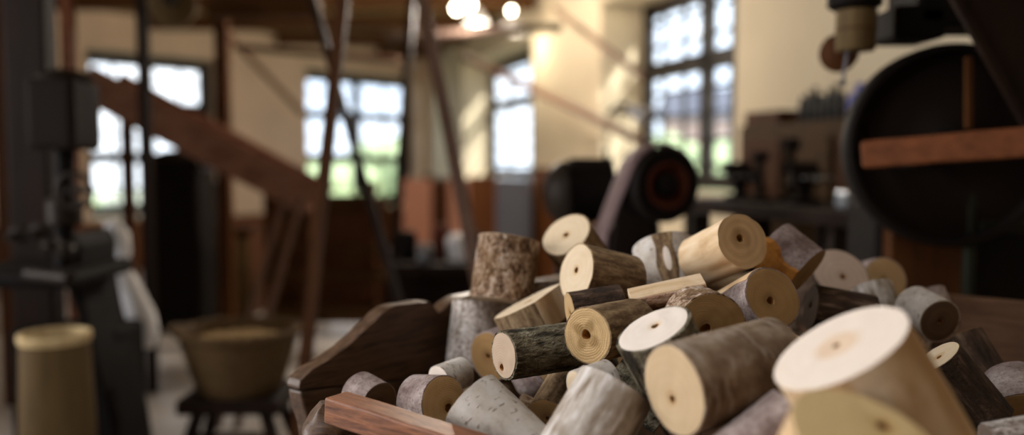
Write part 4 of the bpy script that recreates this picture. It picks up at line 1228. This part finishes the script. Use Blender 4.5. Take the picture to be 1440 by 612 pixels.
# things on the bench
def onb(y, o): return rwall(y, o, wz + .001)
vs_lab = ['small dark vice on the bench nearest the large window', 'small dark vice on the bench below the blue can']
for k, y in enumerate((4.2, 3.75)):
    q = onb(y, .60); e = thing('bench_vice', vs_lab[k], 'vice', q, 'vices on the right workbench')
    m = MB(); m.lathe(q, (0, 0, 1), [(.07, 0), (.07, .02), (.03, .03), (.035, .08)], 20); m.build('base', M['black'], e)
    m = MB(); m.box(q + V((0, 0, .11)), (.12, .10, .06)); m.box(q + V((-.02, -.05, .15)), (.12, .025, .05)); m.box(q + V((-.02, .05, .15)), (.12, .025, .05)); m.build('jaws', M['dark'], e, .006)
    m = MB(); m.cyl(q + V((0, -.05, .11)), q + V((0, -.16, .11)), .012); m.cyl(q + V((-.06, -.15, .11)), q + V((.06, -.15, .11)), .006); m.build('handle', M['steel'], e)
for y, o, w, lab in ((3.36, .66, .15, 'shiny bluish metal tray on the right workbench, under the hanging spools'),):
    q = onb(y, o); e = thing('metal_tray', lab, 'tray', q)
    m = MB(); m.box(q + V((0, 0, .035)), (w, .12, .07)); m.build('tray_body', M['steel'], e, .01)
q0 = rwall(3.55, .60, wz * .45 + .016)
for k, (dy, lab) in enumerate(((.28, 'left bluish metal box on the shelf under the right workbench'), (-.05, 'right and brighter bluish metal box under the right workbench'))):
    m = MB(); q = rwall(3.55 + dy, .64, wz * .45 + .017 + .06); m.box(q, (.20, .16, .12)); single(m, 'metal_box', M['steel'], lab, 'box', 'metal boxes under the workbench', .01)
for k, (y, o, h_, lab) in enumerate(((3.97, .66, .22, 'black clamp stand on the right workbench between the two vices'), (3.97, .50, .28, 'tall dark can on the bench behind the clamp stand'))):
    q = onb(y, o); m = MB(); m.lathe(q, (0, 0, 1), [(.06, 0), (.06, .015), (.02, .03), (.02, h_ * .8), (.04, h_ * .82), (.04, h_)], 18); single(m, 'clamp_stand' if k == 0 else 'oil_can', M['dark'], lab, 'clamp' if k == 0 else 'can')

# ---- big machine on the right
bs = thing('bandsaw_machine', 'huge dark machine with round wheel housing on the right', 'machine', V((P(1350, 300, 2.3).x, 2.4, 0)))
bd = 2.15; c = P(1335, 205, bd); r = 142 / F * bd; ay = V((-.12, -1, 0)).normalized()
m = MB(); m.lathe(c - ay * .0, ay, [(r * .97, -.05), (r, -.04), (r, .02), (r * .97, .03), (r * .93, .03), (r * .91, .0), (r * .91, -.04)], 72, close=False); m.build('wheel_rim', M['black'], bs)
m = MB(); m.lathe(c, ay, [(r * .93, -.045), (r * .93, -.02), (r * .5, -.01), (r * .2, .01), (.03, .02)], 64); m.build('wheel_disc', M['dark'], bs)
m = MB(); m.lathe(c + ay * .0, ay, [(.06, .005), (.06, .04), (.03, .05)], 28); m.build('hub', M['black'], bs)
m = MB(); q = c - ay * .09; m.box((q.x + .12, q.y + .13, .55), (.52, .22, 1.10)); m.build('casing', M['black'], bs, .02)
m = MB(); a = P(1309, 258, bd + .06); m.box(((a.x), a.y + .05, a.z / 2 - .02), (.19, .08, a.z)); m.build('front_panel', M['brown'], bs, .006)
m = MB(); a = P(1402, 318, bd + .03); m.box((a.x + .05, a.y, a.z), (.20, .03, .03)); m.build('guide_rail', M['green_iron'], bs, .004)
m = MB(); a = P(1364, 310, bd + .03); m.box((a.x, a.y, P(1364, 330, bd).z), (.022, .03, .42)); m.build('guide_post', M['green_iron'], bs, .004)
m = MB(); a = P(1362, 80, bd - .06); b_ = P(1362, 180, bd - .06); m.beam(a, b_, .014, .014, (0, 1, 0)); m.build('strap', M['brown'], bs)
m = MB(); a = P(1296, 30, bd); m.box((a.x, a.y + .08, a.z), (.13, .16, .085)); m.box((a.x + .12, a.y + .1, a.z + .06), (.25, .2, .14)); m.build('upper_arm', M['black'], bs, .012)
m = MB(); a = P(1202, 2, bd - .02); m.lathe(a, (0, 0, 1), [(.05, -.022), (.066, -.012), (.066, .03), (.04, .05), (.04, .25)], 30); b_ = a + V((.10, .05, .16)); m.beam(a + V((0, 0, .16)), P(1330, -60, bd + .15), .10, .10); m.build('arm_end', M['black'], bs)
# brown timber beam across the front of it
a, b = P(1214, 218, bd - .12), P(1490, 196, bd - .35)
m = MB(); m.beam(a, b, .05, 40 / F * bd * .92, (0, 0, 1), n=10, jit=.0012); o = m.build('table_beam', M['orange'], bs, .008); o['label'] = 'orange-brown wooden beam'
m = MB(); q = a.lerp(b, .45); m.beam(q + V((0, .03, -.02)), q + V((0, .25, -.02)), .04, .05); m.build('bracket', M['black'], bs)
# slanting board at top right
a, b = P(1345, -60, bd - .25), P(1475, 215, bd - .3); u = (b - a).normalized()
pb = thing('hanging_guard_board', 'dark brown board slanting down at the top right corner', 'board', P(1440, 60, bd - .25))
m = MB(); nn = V((.85, 0, .5)); m.prism([P(1322, -40, 1.95), P(1452, 190, 1.95), P(1560, 190, 1.95), P(1560, -40, 1.95)], (0, .03, 0)); m.build('board', M['dkbrown'], pb, .004)
m = MB(); m.prism([P(1316, -44, 1.93), P(1450, 192, 1.93), P(1458, 186, 1.93), P(1325, -48, 1.93)], (0, .018, 0)); m.build('edge_batten', M['dkbrown'], pb)
# spools hanging under the arm
s1 = thing('hanging_bobbin', 'tan wooden bobbin hanging under the black arm end at upper right', 'bobbin', P(1203, 70, bd - .02))
q0 = P(1203, 72, bd - .02); hh_ = 56 / F * bd
m = MB(); m.lathe(q0, (0, 0, 1), [(.044, 0), (.047, .004), (.047, hh_ * .5), (.049, hh_ * .55), (.049, hh_ - .003), (.046, hh_)], 36); m.build('bobbin_barrel', M['tan'], s1)
m = MB(); m.tube([q0 + V((.0485 * cos(k * pi / 16), .0485 * sin(k * pi / 16), hh_ * .52)) for k in range(32)], .002, 6, closed=True); m.build('band', M['brown'], s1)
m = MB(); m.cyl(q0 + V((-.02, 0, 0)), q0 + V((-.03, 0, -.075)), .004, n=8); m.lathe(q0 + V((-.03, 0, -.085)), (0, 0, 1), [(.004, 0), (.010, .006), (.004, .014)], 12); m.build('pin', M['steel'], s1)
s2 = thing('hanging_wooden_wheel', 'dark brown round wooden disc hanging behind the tan bobbin', 'wheel', P(1180, 74, bd + .12))
q0 = P(1180, 74, bd + .12); m = MB(); m.lathe(q0, (-.3, -1, 0), [(.045, -.03), (.05, -.025), (.05, .0), (.03, .005), (.012, .012)], 36); m.build('disc', M['brown'], s2)
m = MB(); m.cyl(q0 + V((0, .015, 0)), q0 + V((0, .015, .28)), .006, n=8); m.build('hanger', M['black'], s2)

# ------------------------------------------------------------------ light
wd = bpy.data.worlds.new('daylight'); SC.world = wd; wd.use_nodes = True
nt = wd.node_tree; bg = nt.nodes['Background']
tc = nt.nodes.new('ShaderNodeTexCoord'); nz = nt.nodes.new('ShaderNodeTexNoise'); nz.inputs['Scale'].default_value = 2.5; nz.inputs['Detail'].default_value = 4
rp = nt.nodes.new('ShaderNodeValToRGB'); rp.color_ramp.elements[0].color = (.62, .74, .92, 1); rp.color_ramp.elements[1].color = (.95, .97, 1, 1)
rp.color_ramp.elements[0].position = .35; rp.color_ramp.elements[1].position = .65
nt.links.new(tc.outputs['Generated'], nz.inputs['Vector']); nt.links.new(nz.outputs['Fac'], rp.inputs[0]); nt.links.new(rp.outputs[0], bg.inputs[0])
bg.inputs[1].default_value = 2.7


def win_light(name, c, size, rot, energy, col=(.96, .97, 1)):
    l = bpy.data.lights.new(name, 'AREA'); l.shape = 'RECTANGLE'; l.size, l.size_y = size; l.energy = energy; l.color = col
    o = bpy.data.objects.new(name, l); COL.objects.link(o); o.location = c; o.rotation_euler = rot
    return o


for k, y in enumerate((-.9, 1.9)):
    win_light('window_daylight', (-4.58, y, 1.75), (1.7, 1.6), (0, -pi / 2, 0), (30, 50)[k]).data.spread = radians((88, 96)[k])
o = win_light('roof_daylight', ((SKY[0] + SKY[1]) / 2, (SKY[2] + SKY[3]) / 2, H + .06), (1.4, 1.9), (0, radians(-8), 0), 18)
o.data.spread = radians(125)
for A_, dd_, nn_, hs, o_ in ((V((*RA, 0)), rd, rn, rh, .43), (V((LA.x, LA.y, 0)), ld, ln, lh, .31), (V((-4.6, -3.0, 0)), d1_, n1, WL, .28)):
    for hq in hs:                                             # sky portals: guide the sky light in through each window
        c = A_ + dd_ * (hq[0] + hq[1]) / 2 - nn_ * o_; c.z = (hq[2] + hq[3]) / 2
        o = win_light('window_portal', c, (hq[1] - hq[0], hq[3] - hq[2]), (0, 0, 0), 1)
        o.rotation_euler = nn_.to_track_quat('-Z', 'Y').to_euler(); o.data.cycles.is_portal = True
sl = bpy.data.lights.new('sun', 'SUN'); sl.energy = 8; sl.angle = radians(2); sl.color = (1, .96, .88)
so2 = bpy.data.objects.new('sun', sl); COL.objects.link(so2); so2.rotation_euler = V((-.62, .60, -.5)).to_track_quat('-Z', 'Y').to_euler()

# ------------------------------------------------------------------ picture settings
vs_ = SC.view_settings
vs_.view_transform = 'Standard'; vs_.look = 'None'; vs_.gamma = 1; vs_.exposure = 0; vs_.use_curve_mapping = False
SC.cycles.use_denoising = True
SC.cycles.max_bounces = 6; SC.cycles.diffuse_bounces = 3; SC.cycles.transparent_max_bounces = 12
SC.cycles.sample_clamp_indirect = 4
